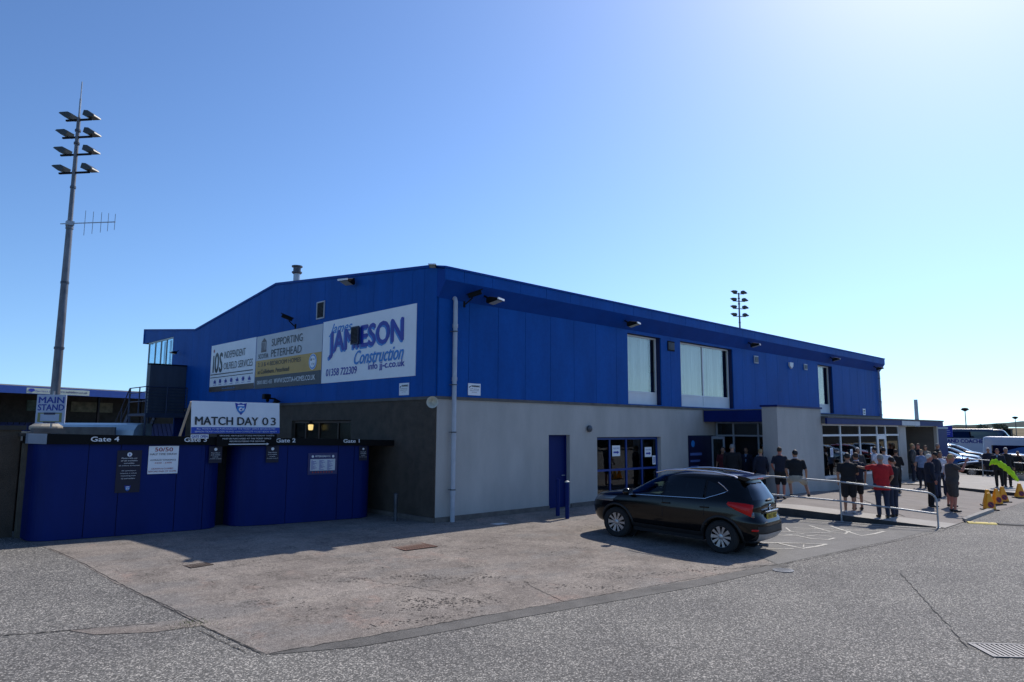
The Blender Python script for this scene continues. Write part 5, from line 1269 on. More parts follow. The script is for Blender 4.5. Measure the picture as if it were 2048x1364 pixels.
# ---- the black compact SUV in the foreground
L = lambda a, b, x0, x1: (lambda x: a+(b-a)*(x-x0)/(x1-x0))
SUV = [(.24, 1.78, -1.80, .66), (.34, 2.00, -1.98, .80), (.50, 2.08, -2.07, .865), (.68, 2.10, -2.06, .885), (.82, 2.04, -1.98, .888), (.93, 1.93, -1.96, .880), (1.00, 1.70, -1.97, .870),
       (1.06, 1.30, -1.96, .855), (1.10, 1.06, -1.95, .840), (1.22, .86, -1.89, .795), (1.36, .60, -1.80, .735), (1.48, .36, -1.70, .68), (1.56, .12, -1.68, .625), (1.61, -.12, -1.60, .54), (1.64, -.38, -1.42, .38), (1.652, -.7, -1.1, .12)]
BLK = mat('black_car_paint', (.0025, .0026, .003), .14, spec=.3, coat=.22, var=.03)
beltl = lambda x: 1.035+(.95-x)*.045
def roofl(x):
    if x > .28: return 1.50-(x-.28)*.66
    if x > -.9: return 1.50+.0*x
    return 1.50-(-.9-x)*.10
fw_hi = lambda x: min(roofl(x), 1.50)
q_hi = lambda x: 1.45-(-.98-x)*.18
wins = dict(side=[(.10, .93, beltl, lambda x: max(beltl(x)+.01, fw_hi(x)), TINT), (-.86, .03, beltl, lambda x: 1.495, PRIV), (-1.34, -.92, lambda x: beltl(x)+(-.92-x)*.42, lambda x: 1.475-(-.92-x)*.28, PRIV)],
            rear=(1.14, 1.47, lambda z: .60-(z-1.14)*.42), front=(1.12, 1.52, lambda z: .70-(z-1.12)*.42))
CAZ = R(96)
suv, H = car((3.40, -5.28, -.190), CAZ, 'black compact SUV parked facing the clubhouse beside the ramp', 'car', BLK, SUV, (1.235, -1.255), .345, .76, wins)
suv.rotation_euler = (0, -.035, CAZ); suv.scale = (1.06, 1.04, 1.04)
# lamps: wrap round the rear corners (rear is theta 180, left side is 90)
for sg in (1, -1):
    lo = lambda u: 1.05-.20*u; hi = lambda u: 1.10-.06*u
    H.wrap_patch(sg*112, sg*150, lambda u: 1.04-.25*u**.75, lambda u: 1.085-.035*u*u, .020).build('tail_lamp', REDL, suv, smooth=2)
    H.wrap_patch(sg*146, sg*153, lambda u: .80, lambda u: .90, .022, 5, 3).build('reversing_lamp', CLEARL, suv, smooth=2)
    H.wrap_patch(sg*140, sg*153, lambda u: .52, lambda u: .565, .014, 6, 3).build('reflector', REDL, suv, smooth=2)
    H.wrap_patch(sg*28, sg*66, lambda u: .78+.04*u, lambda u: .90+.05*u, .012).build('headlight', CLEARL, suv, smooth=2)
    MB().tube([(.35, sg*.60, 1.55), (.10, sg*.585, 1.625), (-.4, sg*.57, 1.665), (-1.0, sg*.555, 1.655), (-1.42, sg*.545, 1.60), (-1.5, sg*.54, 1.565)], .018, 8).build('roof_rail', CHROME, suv, smooth=True)
    # chrome line under the windows rising at the rear quarter
    cl = [Vector((x, sg*(H.Y(x, beltl(x)-.014)+.012), beltl(x)-.014)) for x in [.93-.08*i for i in range(24)]]
    cl += [Vector((x, sg*(H.Y(x, z)+.012), z)) for x, z in ((-1.00, 1.145), (-1.15, 1.20), (-1.30, 1.262), (-1.365, 1.30), (-1.27, 1.38), (-1.14, 1.46))]
    MB().tube(cl, .009, 6).build('window_trim', CHROME, suv, smooth=True)
    m_ = MB().ell((.88, sg*1.0, 1.09), (.10, .12, .085)).bar((.86, sg*.82, 1.05), (.87, sg*.95, 1.08), .05).build('door_mirror', BLK, suv, smooth=True)
    MB().add([(.775, sg*1.0-.09, 1.03), (.775, sg*1.0+.09, 1.03), (.785, sg*1.0+.09, 1.15), (.785, sg*1.0-.09, 1.15)], [(0, 1, 2, 3)]).build('mirror_glass', CHROME, m_)
    for x in (.0, -.88): MB().bar((x+.06, sg*(H.Y(x, .93)+.03), .925), (x-.12, sg*(H.Y(x, .93)+.03), .93), .025, .03).build('door_handle', BLK, suv, bevel=.006)
    H.side_patch(lambda x: .26, lambda x: .40, -.82, .80, sg, .012).build('sill_trim', TRIM, suv, smooth=2)
    MB().tube([Vector((.06, sg*(H.Y(.06, z)+.003), z)) for z in (.42, .7, 1.0, 1.3, 1.49)], .006, 5).tube([Vector((.92-.0*z, sg*(H.Y(.92, z)+.003), z)) for z in (.42, .7, 1.0)], .005, 5).tube([Vector((-.90, sg*(H.Y(-.9, z)+.003), z)) for z in (.75, .9, 1.1, 1.3, 1.47)], .005, 5).build('door_gap', DARK, suv)
MB().prism([(-1.50, 1.625), (-1.68, 1.605), (-1.78, 1.575), (-1.77, 1.55), (-1.66, 1.51), (-1.50, 1.55)], -.56, .56, 'y').build('spoiler', BLK, suv, bevel=.015)
MB().box(-1.785, -1.775, -.16, .16, 1.555, 1.572).build('brake_lamp', REDL, suv)
H.end_patch(.30, .47, lambda z: .56+(z-.30)*.5, False, .022).build('diffuser', mat('matt_silver', (.33, .35, .38), .45, metal=.3), suv, smooth=2)
H.end_patch(.31, .62, lambda z: .66, False, .010).build('bumper_trim', TRIM, suv, smooth=2)
xr_ = H.X(0, .80, False)
MB().box(xr_-.035, xr_-.012, -.27, .27, .745, .865).build('number_plate', mat('plate_yellow', (.62, .44, .03), .4), suv)
t = MB(); put_text(t, 'SN17 XEC', 0, 0, .47, .082, z=0, bold=.035); t.v = [(xr_-.037, .235-x, .765+y) for x, y, z in t.v]; t.build('plate_lettering', TBLK, suv)
MB().box(xr_-.05, xr_-.0, -.33, .33, .895, .925).build('chrome_bar', CHROME, suv, bevel=.006)
MB().lathe([(.055, 0), (.055, -.012), (.043, -.016), (.043, -.004)], c=(H.X(0, .98, False)-.0, 0, .98), axis='x', n=20).bar((H.X(0, .98, False)-.012, -.05, .965), (H.X(0, .98, False)-.012, .05, .995), .014).build('emblem', CHROME, suv)
MB().ell((-1.96, 0, 1.125), (.045, .13, .028)).bar((-1.96, .0, 1.13), (-1.86, -.32, 1.20), .015).build('rear_wiper', TRIM, suv, smooth=True)
t = MB(); put_text(t, 'MOKKA', 0, 0, .17, .028, z=0); t.v = [(H.X(.45, .70, False)-.012, .50-x, .69+y) for x, y, z in t.v]; t.build('badge', CHROME, suv)
MB().tube([(-1.9, .42, .24), (-2.08, .42, .24)], .035, 10).build('exhaust', STEEL_D, suv, smooth=True)
MB().prism([(-.95, 1.66), (-.85, 1.655), (-1.05, 1.70)], -.02, .02, 'y').build('aerial', TRIM, suv)

# ---- cars beyond the far railing and in the far car park
SAL = [(.20, 1.95, -1.95, .68), (.32, 2.20, -2.18, .84), (.50, 2.26, -2.24, .89), (.68, 2.22, -2.24, .90), (.78, 2.02, -2.18, .895), (.86, 1.70, -2.12, .885), (.92, 1.25, -2.05, .865), (.97, .98, -1.98, .85),
       (1.08, .74, -1.80, .80), (1.20, .46, -1.55, .74), (1.32, .12, -1.25, .66), (1.38, -.15, -.98, .52), (1.41, -.40, -.75, .25)]
sw = dict(side=[(.06, .86, lambda x: .93, lambda x: max(.94, min(1.30, 1.30-(x-.15)*.50)), PRIV), (-.85, 0., lambda x: .93+(0-x)*.02, lambda x: 1.30, PRIV), (-1.45, -.9, lambda x: .96+(-.9-x)*.16, lambda x: 1.29-(-.9-x)*.32, PRIV)],
          rear=(1.0, 1.28, lambda z: .56-(z-1)*.4), front=(1.0, 1.30, lambda z: .68-(z-1)*.45))
HAT = [(z*1.0, xf, xr, w) for z, xf, xr, w in ((.20, 1.8, -1.75, .66), (.32, 2.0, -1.92, .82), (.50, 2.08, -1.99, .87), (.70, 2.05, -1.98, .88), (.84, 1.88, -1.95, .87), (.94, 1.5, -1.93, .86), (1.0, 1.14, -1.92, .845), (1.12, .92, -1.86, .80), (1.28, .60, -1.74, .73), (1.42, .26, -1.60, .66), (1.50, -.05, -1.42, .54), (1.54, -.4, -1.05, .25))]
hw_ = dict(side=[(.06, .98, lambda x: .98, lambda x: max(.99, min(1.42, 1.42-(x-.2)*.56)), PRIV), (-.85, 0., lambda x: .99, lambda x: 1.42, PRIV), (-1.45, -.9, lambda x: 1.03+(-.9-x)*.12, lambda x: 1.41-(-.9-x)*.25, PRIV)],
           rear=(1.05, 1.38, lambda z: .60-(z-1)*.4), front=(1.05, 1.40, lambda z: .68-(z-1)*.40))
def paint(n, c, m=.3): return mat(n, c, .22, metal=m, coat=.8, var=.03)
HV = R(250)
def lamps(o, H, z=.72):
    for sg in (1, -1):
        H.wrap_patch(sg*26, sg*62, lambda u: z-.05, lambda u: z+.07, .012, 8, 3).build('headlight', CLEARL, o, smooth=2)
        H.wrap_patch(sg*118, sg*155, lambda u: z+.02, lambda u: z+.14, .012, 8, 3).build('tail_lamp', REDL, o, smooth=2)
        MB().ell((.86, sg*.98, z+.28), (.08, .10, .07)).build('door_mirror', TRIM, o, smooth=True)
    H.end_patch(z-.28, z-.10, .42, True, .012).build('grille', TRIM, o)
fl_ = []
c_, h_ = car((36.6, -5.35, zg(36.6, -5)+0.0), R(92), 'black saloon car parked along the far railing', 'car', paint('deep_black', (.010, .010, .012)), SAL, (1.32, -1.34), .32, .77, sw, detail=False, group='cars parked beyond the far ramp'); lamps(c_, h_)
c_, h_ = car((46.6, -.15, zg(46, 0)), R(274), 'silver people carrier with bright roof between blue and black cars', 'car', paint('silver_paint', (.50, .55, .58), .5), HAT, (1.28, -1.25), .32, .76, hw_, detail=False, group='cars parked beyond the far ramp'); lamps(c_, h_); c_.scale = (1, 1, .97)
c_, h_ = car((51.0, .6, zg(50, 0)), R(274), 'black people carrier parked behind the silver one', 'car', paint('black_paint_2', (.012, .012, .015)), HAT, (1.28, -1.25), .32, .76, hw_, detail=False, group='cars parked beyond the far ramp'); lamps(c_, h_); c_.scale = (1.1, 1.05, 1.08)
c_, h_ = car((42.6, -.95, zg(42, 0)), R(274), 'bright blue hatchback in front of the silver car', 'car', paint('blue_car_paint', (.02, .12, .32), .4), HAT, (1.28, -1.25), .32, .76, hw_, detail=False, group='cars parked beyond the far ramp'); lamps(c_, h_); c_.scale = (.95, .95, .82)
# vehicles across the road, seen only as reflections in the porch glazing
for i, (x, y, a, nm, col_, lb) in enumerate(((45.5, -13.9, 90, 'silver_paint', (.5, .55, .58), 'silver hatchback reflected in the first porch pane'), (51.0, -14.2, 90, 'red_paint', (.35, .02, .02), 'red hatchback reflected in the second porch pane'), (57.0, -14.4, 90, 'grey_paint', (.2, .24, .25), 'grey hatchback reflected in the third porch pane'))):
    c_, h_ = car((x, y, -.25), R(a), lb, 'car', paint(nm, col_, .4), HAT, (1.28, -1.25), .32, .76, hw_, detail=False, group='cars parked across the road'); lamps(c_, h_)

# ---- coach and minibus
def bus(loc, az, label, cat, L_, W_, H_, body_m, low_m, split, win, name, slope=.5, nose=.25):
    o = empty(name, loc, az, label, cat)
    rows = [(.32, L_/2-.05, -L_/2+.05, W_/2-.05), (.45, L_/2, -L_/2, W_/2), (split, L_/2-.02, -L_/2, W_/2), (split+.25, L_/2-nose*.35, -L_/2, W_/2), (H_-.55, L_/2-nose-slope*.5, -L_/2+.05, W_/2-.02), (H_-.16, L_/2-nose-slope, -L_/2+.06, W_/2-.03), (H_-.05, L_/2-nose-slope-.2, -L_/2+.12, W_/2-.08), (H_, L_/2-nose-slope-.4, -L_/2+.3, W_/2-.2)]
    hh = Hull(rows, nF=6, nR=14, nFt=6, nRt=14, zt=9); zs = [rows[0][0]+(rows[-1][0]-rows[0][0])*i/40 for i in range(41)]
    hh.mesh(zs, 120, lambda c: (c.x > L_/2-nose-slope-.8 and split+.2 < c.z < H_-.35 and abs(c.y) < W_/2-.25)).build('body', low_m, o, smooth=2)
    hh.end_patch(split+.18, H_-.33, W_/2-.2, True, .01).build('windscreen', TINT, o, smooth=2)
    for sd in (1, -1):
        hh.side_patch(lambda x: win[0], lambda x: win[1], -L_/2+.6, L_/2-nose-slope*.7-.7, sd, .02).build('side_window', PRIV, o, smooth=2)
        for x in (L_/2-L_*.2, -L_/2+L_*.22): wheel(o, x, sd*(W_/2-.14), .42 if H_ > 2.6 else .34, .42 if H_ > 2.6 else .34, sd, spokes=8)
        MB().bar((L_/2-.1, sd*(W_/2-.1), H_-.5), (L_/2+.3, sd*(W_/2+.18), H_-.7), .05).ell((L_/2+.32, sd*(W_/2+.2), H_-.9), (.08, .10, .22)).build('wing_mirror', TRIM, o, smooth=True)
        hh.wrap_patch(sd*22, sd*44, lambda u: .62, lambda u: .80, .015, 6, 3).build('headlight', CLEARL, o, smooth=2)
    return o, hh
WV = mat('white_van_paint', (.40, .45, .54), .3, coat=.5, var=.03)
co, hh = bus((72.5, 6.3, -.62), R(279), 'white and dark blue touring coach behind the parked cars', 'coach', 11.5, 2.5, 3.25, None, mat('coach_navy', (.006, .02, .06), .3, coat=.5), 1.95, (2.42, 3.0), 'touring_coach')
for sd in (1, -1):
    hh.side_patch(lambda x: .55, lambda x: 2.32-max(0, x-2.2)**2*.07, -5.4, 5.2, sd, .03).build('white_flank', WV, co, smooth=2)
    t = MB(); put_text(t, 'MIDLAND COACHES', 0, 0, 4.3, .38, z=0, bold=.05)
    t.v = [((-.9+x) if sd < 0 else (3.4-x), sd*(hh.Y(0, 1.2)+.045), 1.86+y) for x, y, z in t.v]; t.build('lettering', TNAVY, co)
    hh.side_patch(lambda x: .72, lambda x: .80, .8, 4.6, sd, .04).build('red_stripe', mat('pale_red', (.55, .12, .12), .4), co)
    hh.side_patch(lambda x: .90, lambda x: .94, 1.2, 4.9, sd, .04).build('red_stripe', mat('pale_red', (.55, .12, .12), .4), co)
MB().box(-5.6, 4.1, -1.13, 1.13, 3.10, 3.29).build('roof_unit', WV, co, bevel=.06)
mbus, hh = bus((50.6, -4.95, zg(50, -4)-.02), R(271), 'long white minibus with a blue swoosh and dark windows at the right edge', 'minibus', 6.6, 2.0, 2.38, None, WV, .95, (1.12, 1.75), 'white_minibus', slope=.35, nose=.7)
MB()
sw_ = MB(); pts = [(-1.9, 1.05), (-1.2, 1.35), (.2, 1.6), (1.4, 1.7), (2.6, 2.05), (2.4, 1.4), (1.2, 1.0), (.3, .9)]
sw_.add([(x*.55-1.2, -1.03, z) for x, z in pts], [tuple(range(len(pts)))]); sw_.build('blue_swoosh', mat('swoosh_blue', (.01, .09, .30), .35), mbus)
# ---------------------------------------------------------------- people
SK = {'fair': mat('skin_fair', (.46, .25, .17), .55, var=.06), 'tan': mat('skin_tanned', (.36, .18, .11), .55, var=.06), 'red': mat('skin_ruddy', (.45, .17, .12), .55, var=.06)}
def cloth(name, c): return mat('cloth_'+name, c, .9, var=.22, scale=7, bump=.25, bscale=14)
CL = dict(black=cloth('black', (.010, .010, .013)), navy=cloth('navy', (.010, .014, .032)), grey=cloth('grey', (.05, .052, .058)), red=cloth('red', (.42, .012, .018)), white=cloth('white', (.62, .62, .68)),
          khaki=cloth('khaki', (.33, .30, .25)), denim=cloth('denim', (.018, .026, .055)), brown=cloth('taupe', (.055, .048, .048)), blue=cloth('pale_blue', (.20, .27, .42)), maroon=cloth('maroon', (.09, .012, .018)), hivis=cloth('hi_vis', (.45, .80, .02)), greyblue=cloth('greyblue', (.10, .12, .16)))
HAIR = dict(brown=mat('hair_brown', (.035, .02, .012), .7, var=.3, scale=40), black=mat('hair_black', (.008, .007, .007), .6, var=.3, scale=40), grey=mat('hair_grey', (.25, .24, .23), .8, var=.2, scale=40), white=mat('hair_white', (.60, .58, .54), .8, var=.15, scale=40), blond=mat('hair_blond', (.30, .20, .09), .7, var=.2, scale=40))
SHOE = mat('shoe_black', (.012, .012, .013), .5); SHOEW = mat('shoe_white', (.5, .5, .52), .5); EYE = mat('eye_dark', (.02, .015, .012), .2)
V = Vector
ARM = dict(   # elbow, wrist for the right arm (x > 0); mirrored for the left
    down=((.245, -.03, 1.13), (.26, .05, .89)), relaxed=((.25, -.05, 1.13), (.22, .13, .93)), fold=((.25, .03, 1.12), (-.02, .24, 1.15)), pocket=((.29, -.07, 1.15), (.20, .06, .96)),
    phone=((.23, .06, 1.13), (.10, .30, 1.22)), raise_=((.33, .14, 1.27), (.27, .30, 1.52)), point=((.36, .16, 1.34), (.58, .27, 1.39)), hips=((.36, -.04, 1.18), (.19, .06, 1.03)), hold=((.25, .05, 1.12), (.20, .32, 1.06)), face=((.24, .20, 1.22), (.10, .20, 1.46)), behind=((.26, -.12, 1.15), (.06, -.18, .98)),
    knee=((.27, -.02, 1.12), (.30, .16, .93)))
def person(loc, az, H, top, bottom, label, arms=('down', 'down'), shorts=False, sleeves='short', hair='brown', skin='fair', build=1.0, jacket=False, stance=.10, step=0., head_turn=0., sit=None, long_hair=False, shoes=None, belly=0., collar=None, name='person', long_top=0., vox=.016):
    o = empty(name, loc, az-R(90), label, 'person'); k = H/1.76; o.scale = (k, k, k)
    sk = SK[skin]; b = build
    hips = [V((-.09*b, 0, .93)), V((.09*b, 0, .93))]
    knee = [V((-.5*stance-.05, .02+step*.5, .50)), V((.5*stance+.05, .02-step*.4, .50))]
    ank = [V((-stance, -.02+step, .085)), V((stance, -.02-step, .085))]
    tl = Matrix.Identity(4)
    if sit:
        knee = [V(p) for p in sit['knee']]; ank = [V(p) for p in sit['ank']]
        tl = Matrix.Translation((0, 0, .93)) @ Matrix.Rotation(-sit.get('lean', 0), 4, 'X') @ Matrix.Translation((0, 0, -.93))
    A_ = []
    for i, s_ in ((0, -1), (1, 1)):
        e, w = ARM[arms[i]] if isinstance(arms[i], str) else arms[i]
        A_.append((tl @ V((s_*.172*b, -.005, 1.385)), tl @ V((s_*(e[0]+.03*(b-1)*4), e[1], e[2])), tl @ V((s_*w[0], w[1], w[2]))))
    hd = tl @ Matrix.Translation((0, .015, 1.615)) @ Matrix.Rotation(head_turn, 4, 'Z')
    # one continuous body
    m = MB()
    def torso(m, g, z0=.86, z1=1.50):
        bb = belly
        S_ = [(0, 0, .86, .150*b, .105*b), (0, 0, .95, .165*b, .115*b+bb*.5), (0, .005+bb*.6, 1.06, .150*b, .105*b+bb), (0, .0+bb*.4, 1.20, .165*b, .115*b+bb*.6), (0, 0, 1.33, .180*b, .120*b), (0, -.005, 1.395, .172*b, .100*b), (0, -.008, 1.435, .125*b, .085*b), (0, -.01, 1.465, .082, .068), (0, -.005, 1.50, .058, .056)]
        S_ = [(x, y, z, rx+g, ry+g) for x, y, z, rx, ry in S_ if z0 <= z <= z1]
        m.loft(S_, 18, tl)
    torso(m, 0)
    m.capsule(tl @ V((0, -.005, 1.46)), tl @ V((0, .005, 1.56)), .058, .052)
    m.ell((0, .0, .015), (.074, .094, .110), 16, 12, hd).ell((0, .03, -.055), (.055, .062, .055), 14, 8, hd)
    m.capsule(hd @ V((0, .088, .02)), hd @ V((0, .106, -.022)), .010, .016, 8)           # nose
    m.ell((0, .082, -.062), (.026, .012, .009), 10, 6, hd)                                # lips
    for s_ in (-1, 1):
        m.ell((s_*.076, -.005, .0), (.010, .022, .032), 8, 6, hd); m.ell((s_*.032, .078, .032), (.020, .012, .008), 8, 6, hd)
    for i in (0, 1):
        sh, el, wr = A_[i]
        m.capsule(sh, el, .052*b, .040).capsule(el, wr, .040, .027)
        m.capsule(hips[i], knee[i], .088*b, .056).capsule(knee[i], ank[i], .055, .038)
        m.capsule(knee[i]+(ank[i]-knee[i])*.22+V((0, -.018, 0)), knee[i]+(ank[i]-knee[i])*.5+V((0, -.012, 0)), .048, .038)
        m.capsule(ank[i]+V((0, -.02, -.035)), ank[i]+V((0, .14, -.045)), .036, .030)
        d = (wr-el).normalized(); m.capsule(wr+d*.015, wr+d*.075, .030, .034, 8)
    me = remesh(m, vox, 2)
    # fingers rooted in the palm, same mesh
    fb = MB()
    for i, s_ in ((0, -1), (1, 1)):
        sh, el, wr = A_[i]; d = (wr-el).normalized(); side = d.cross(V((0, 1, 0))); side = side.normalized() if side.length > .2 else V((1, 0, 0)); pn = d.cross(side).normalized()
        side = V((0, 1, 0)) - d*d.y; side = side.normalized() if side.length > .25 else V((1, 0, 0)); pn = d.cross(side).normalized()*(-s_)
        for j, (off, ln) in enumerate(((.024, .072), (.008, .080), (-.008, .075), (-.023, .060))):
            p0 = wr+d*.07+side*off; p1 = p0+d*ln*.45+pn*.006; p2 = p1+d*ln*.35+pn*.018; p3 = p2+d*ln*.2+pn*.022
            fb.tube([p0, p1, p2, p3], [.0095, .009, .0085, .006], 6)
        p0 = wr+d*.03+side*.026; fb.tube([p0, p0+side*.022+d*.02, p0+side*.030+d*.048+pn*.01], [.012, .011, .008], 6)
    bm = bmesh.new(); bm.from_mesh(me); nv = [bm.verts.new(v) for v in fb.v]; bm.verts.ensure_lookup_table()
    for f_ in fb.f:
        try: bm.faces.new([nv[q] for q in f_]).smooth = True
        except ValueError: pass
    bm.to_mesh(me); bm.free(); me.materials.clear(); me.materials.append(sk); me.name = 'body'
    def add(nm, mesh, mt): c = bpy.data.objects.new(nm, mesh); mesh.materials.clear(); mesh.materials.append(mt); mesh.name = nm; COL.objects.link(c); c.parent = o; return c
    add('body', me, sk)
    # top
    m = MB(); g = .012+(.010 if jacket else 0); torso(m, g, .86 if not sit else .93, 1.47)
    if long_top: m.loft([(0, 0, .86-long_top, .175*b+g, .125*b+g), (0, 0, .88, .165*b+g, .12*b+g)], 18, tl)
    elif jacket: m.loft([(0, 0, .80, .172*b+g, .122*b+g), (0, 0, .90, .160*b+g, .115*b+g)], 18, tl)
    for i in (0, 1):
        sh, el, wr = A_[i]; g2 = .012+(.006 if jacket else 0)
        if sleeves == 'long': m.capsule(sh, el, .056*b+g2, .043+g2).capsule(el, el+(wr-el)*.93, .042+g2, .030+g2)
        elif sleeves == 'short': m.capsule(sh, sh+(el-sh)*.70, .050*b+g2, .044+g2)
        else: m.capsule(sh, sh+(el-sh)*.1, .050*b+g2, .048+g2)
    add('jacket' if jacket else 'shirt', remesh(m, vox, 2), CL[top])
    # bottoms
    m = MB(); m.loft([(0, 0, .80, .155*b, .11*b), (0, 0, .88, .165*b+.006, .12*b+.004), (0, 0, 1.0, .160*b+.004, .115*b+.004)], 18, tl if not sit else None)
    for i in (0, 1):
        if shorts: e = hips[i]+(knee[i]-hips[i])*.92; m.capsule(hips[i]+V((0, 0, -.02)), e, .100*b, .083*b)
        else:
            a = ank[i]+V((0, 0, .0)); m.capsule(hips[i]+V((0, 0, -.02)), knee[i], .098*b, .074).capsule(knee[i], a+(knee[i]-a)*.06, .074, .058)
    add('shorts' if shorts else 'trousers', remesh(m, vox, 2), CL[bottom])
    # shoes
    for i in (0, 1):
        m = MB(); a = ank[i]; m.ell((a.x, a.y+.015, a.z-.035), (.046, .075, .052), 12, 8).ell((a.x+(-.01 if i == 0 else .01), a.y+.10, a.z-.048), (.047, .10, .036), 12, 8)
        add('shoe', remesh(m, .012, 1), shoes or SHOE)
    # hair and face
    m = MB(); m.ell((0, -.012, .035), (.082, .098, .098), 16, 12, hd)
    if long_hair: m.ell((0, -.055, -.05), (.075, .06, .13), 12, 8, hd)
    if hair:
        hm = remesh(m, .011, 1); bm = bmesh.new(); bm.from_mesh(hm); iv = hd.inverted()
        kill = [v for v in bm.verts if (lambda q: q.y > .045 and q.z < .075 or (q.z < -.03 and q.y > -.04))(iv @ v.co)]
        bmesh.ops.delete(bm, geom=kill, context='VERTS'); bm.to_mesh(hm); bm.free(); add('hair', hm, HAIR[hair])
    for s_ in (-1, 1): e = MB().ell((s_*.031, .086, .022), (.010, .006, .006), 8, 6, hd).build('eye', EYE, o, smooth=True)
    if collar:
        m = MB(); m.tube([tl @ V((.066*math.cos(a), -.005+.066*math.sin(a), 1.495)) for a in [2*math.pi*q/14 for q in range(15)]], .013, 6); m.build('collar', CL[collar], o, smooth=True)
    if jacket and jacket != 'closed':
        y0 = .125*b+g+.004
        MB().add([tl @ V(v) for v in ((-.03, y0-.030, 1.40), (.03, y0-.030, 1.40), (.055, y0-.058, 1.475), (-.055, y0-.058, 1.475), (-.016, y0+.002+belly, 1.16), (.016, y0+.002+belly, 1.16))], [(0, 1, 2, 3), (4, 5, 1, 0)]).build('shirt_front', CL[jacket], o)
    return o
CAMP = V((-11.55, -14.74))
def away(x, y, d=0): return math.atan2(y-CAMP.y, x-CAMP.x)+R(d)     # direction of sight, turned by d degrees (+ is left)
def at(x, y, **k): return (x, y, zplat(x, y))
P_ = person
# by the entrance, left to right
P_(at(13.05, -1.05), away(13, -1, 165), 1.74, 'maroon', 'black', 'person in a dark maroon top standing by the navy wall poster', hair='brown', skin='tan')
P_(at(12.55, -1.70), away(12.5, -1.7, -8), 1.86, 'black', 'black', 'broad person in black with grey cropped hair seen from behind at the entrance', hair='grey', build=1.25, sleeves='long')
P_(at(14.1, -1.45), away(14, -1.4, 170), 1.72, 'navy', 'denim', 'person in an open dark jacket over a pale blue shirt in the doorway', jacket='blue', sleeves='long', hair='brown', skin='tan')
P_(at(14.75, -1.75), away(14.7, -1.8, 30), 1.70, 'white', 'black', 'person in a pale lilac shirt half hidden in the doorway', hair='brown', sleeves='long')
P_(at(12.95, -2.60), away(13, -2.6, 12), 1.70, 'navy', 'black', 'person in a dark jacket with blond-grey hair and a bright shoulder behind the car roof', jacket='closed', sleeves='long', hair='blond')
P_(at(14.05, -2.25), away(14, -2.2, 110), 1.80, 'greyblue', 'navy', 'person in a grey-blue shirt leaning in the dark doorway', hair='brown', skin='tan', arms=('fold', 'fold'))
P_(at(12.35, -3.60), away(12.3, -3.6, -14), 1.80, 'navy', 'black', 'person in navy tee and black shorts standing next to the one sitting on the rail', shorts=True, hair='brown', arms=('relaxed', 'hold'), skin='red', build=1.05)
sit = dict(knee=[(-.17, .34, .78), (.26, .30, .74)], ank=[(-.14, .16, .42), (.34, .12, .43)], lean=.10)
pz = P_((9.93, -5.22, .065), away(10, -5, 2), 1.80, 'black', 'khaki', 'person in a black polo and khaki shorts sitting on the top rail', sit=sit, shorts=True, head_turn=.35, hair='black', skin='tan', arms=('relaxed', 'knee'), collar='white', build=1.18)
# behind the near railing
P_(at(10.86, -6.42), away(10.8, -6.4, 4), 1.83, 'black', 'black', 'burly person in black polo, shorts and white trainers seen from behind at the rail', shorts=True, hair='black', skin='tan', arms=('down', 'phone'), build=1.22, shoes=SHOEW, stance=.11)
P_(at(11.95, -6.28), away(11.9, -6.3, 20), 1.80, 'navy', 'black', 'person in a dark polo with white trim half hidden behind the burly one', shorts=True, hair='brown', skin='tan', collar='white', arms=('down', 'down'), build=1.05)
P_(at(11.05, -7.30), away(11, -7.3, 18), 1.88, 'red', 'denim', 'person in a bright red jacket pointing left with an outstretched arm', jacket='closed', sleeves='short', hair='grey', skin='tan', arms=('point', 'relaxed'), build=1.18, step=.03, long_top=.10)
P_(at(11.62, -7.42), away(11.6, -7.4, 40), 1.80, 'black', 'denim', 'person in a black top and jeans standing right beside the red jacket', sleeves='long', hair='black', skin='tan', arms=('hips', 'fold'), step=-.06)
# by the porch glazing
P_(at(19.2, -3.75), away(19.2, -3.7, 185), 1.78, 'grey', 'grey', 'older person in a grey suit facing the camera by the porch glazing', jacket='blue', sleeves='long', hair='white', skin='tan')
P_(at(20.3, -4.05), away(20.3, -4, 60), 1.80, 'white', 'denim', 'dark-haired person in a white shirt half hidden behind the one in the printed tee', hair='black', skin='fair')
P_(at(18.6, -4.95), away(18.6, -4.9, -5), 1.84, 'white', 'black', 'person in a white tee with a blue print seen from behind above the red jacket', hair='black', skin='tan', arms=('hips', 'hips'), build=1.08)
P_(at(19.7, -5.05), away(19.7, -5, -20), 1.76, 'black', 'black', 'person in a black jumper walking beside the grey porch pier', hair='brown', sleeves='long', arms=('phone', 'phone'), step=.12, shorts=False, skin='tan')
P_(at(26.3, -3.75), away(26.3, -3.7, -95), 1.86, 'grey', 'navy', 'tall person in a charcoal suit leaning against the grey pier', jacket='closed', sleeves='long', hair='blond', skin='tan', build=1.1)
P_(at(27.6, -3.65), away(27.6, -3.6, 150), 1.86, 'navy', 'navy', 'person in navy with folded arms in front of the alcove', arms=('fold', 'fold'), hair='brown', skin='red', sleeves='short')
P_(at(28.4, -3.75), away(28.4, -3.7, 160), 1.76, 'khaki', 'denim', 'long-haired person in a light top under the alcove', hair='brown', long_hair=True, skin='tan')
P_(at(29.3, -4.05), away(29.3, -4, -120), 1.84, 'black', 'black', 'person in a dark suit with a grey shirt by the end of the alcove', jacket='greyblue', sleeves='long', hair='grey', skin='tan')
P_(at(23.2, -5.0), away(23.2, -5, 170), 1.68, 'blue', 'navy', 'fair-haired person in a pale blue top behind the navy blazer', hair='blond', skin='fair')
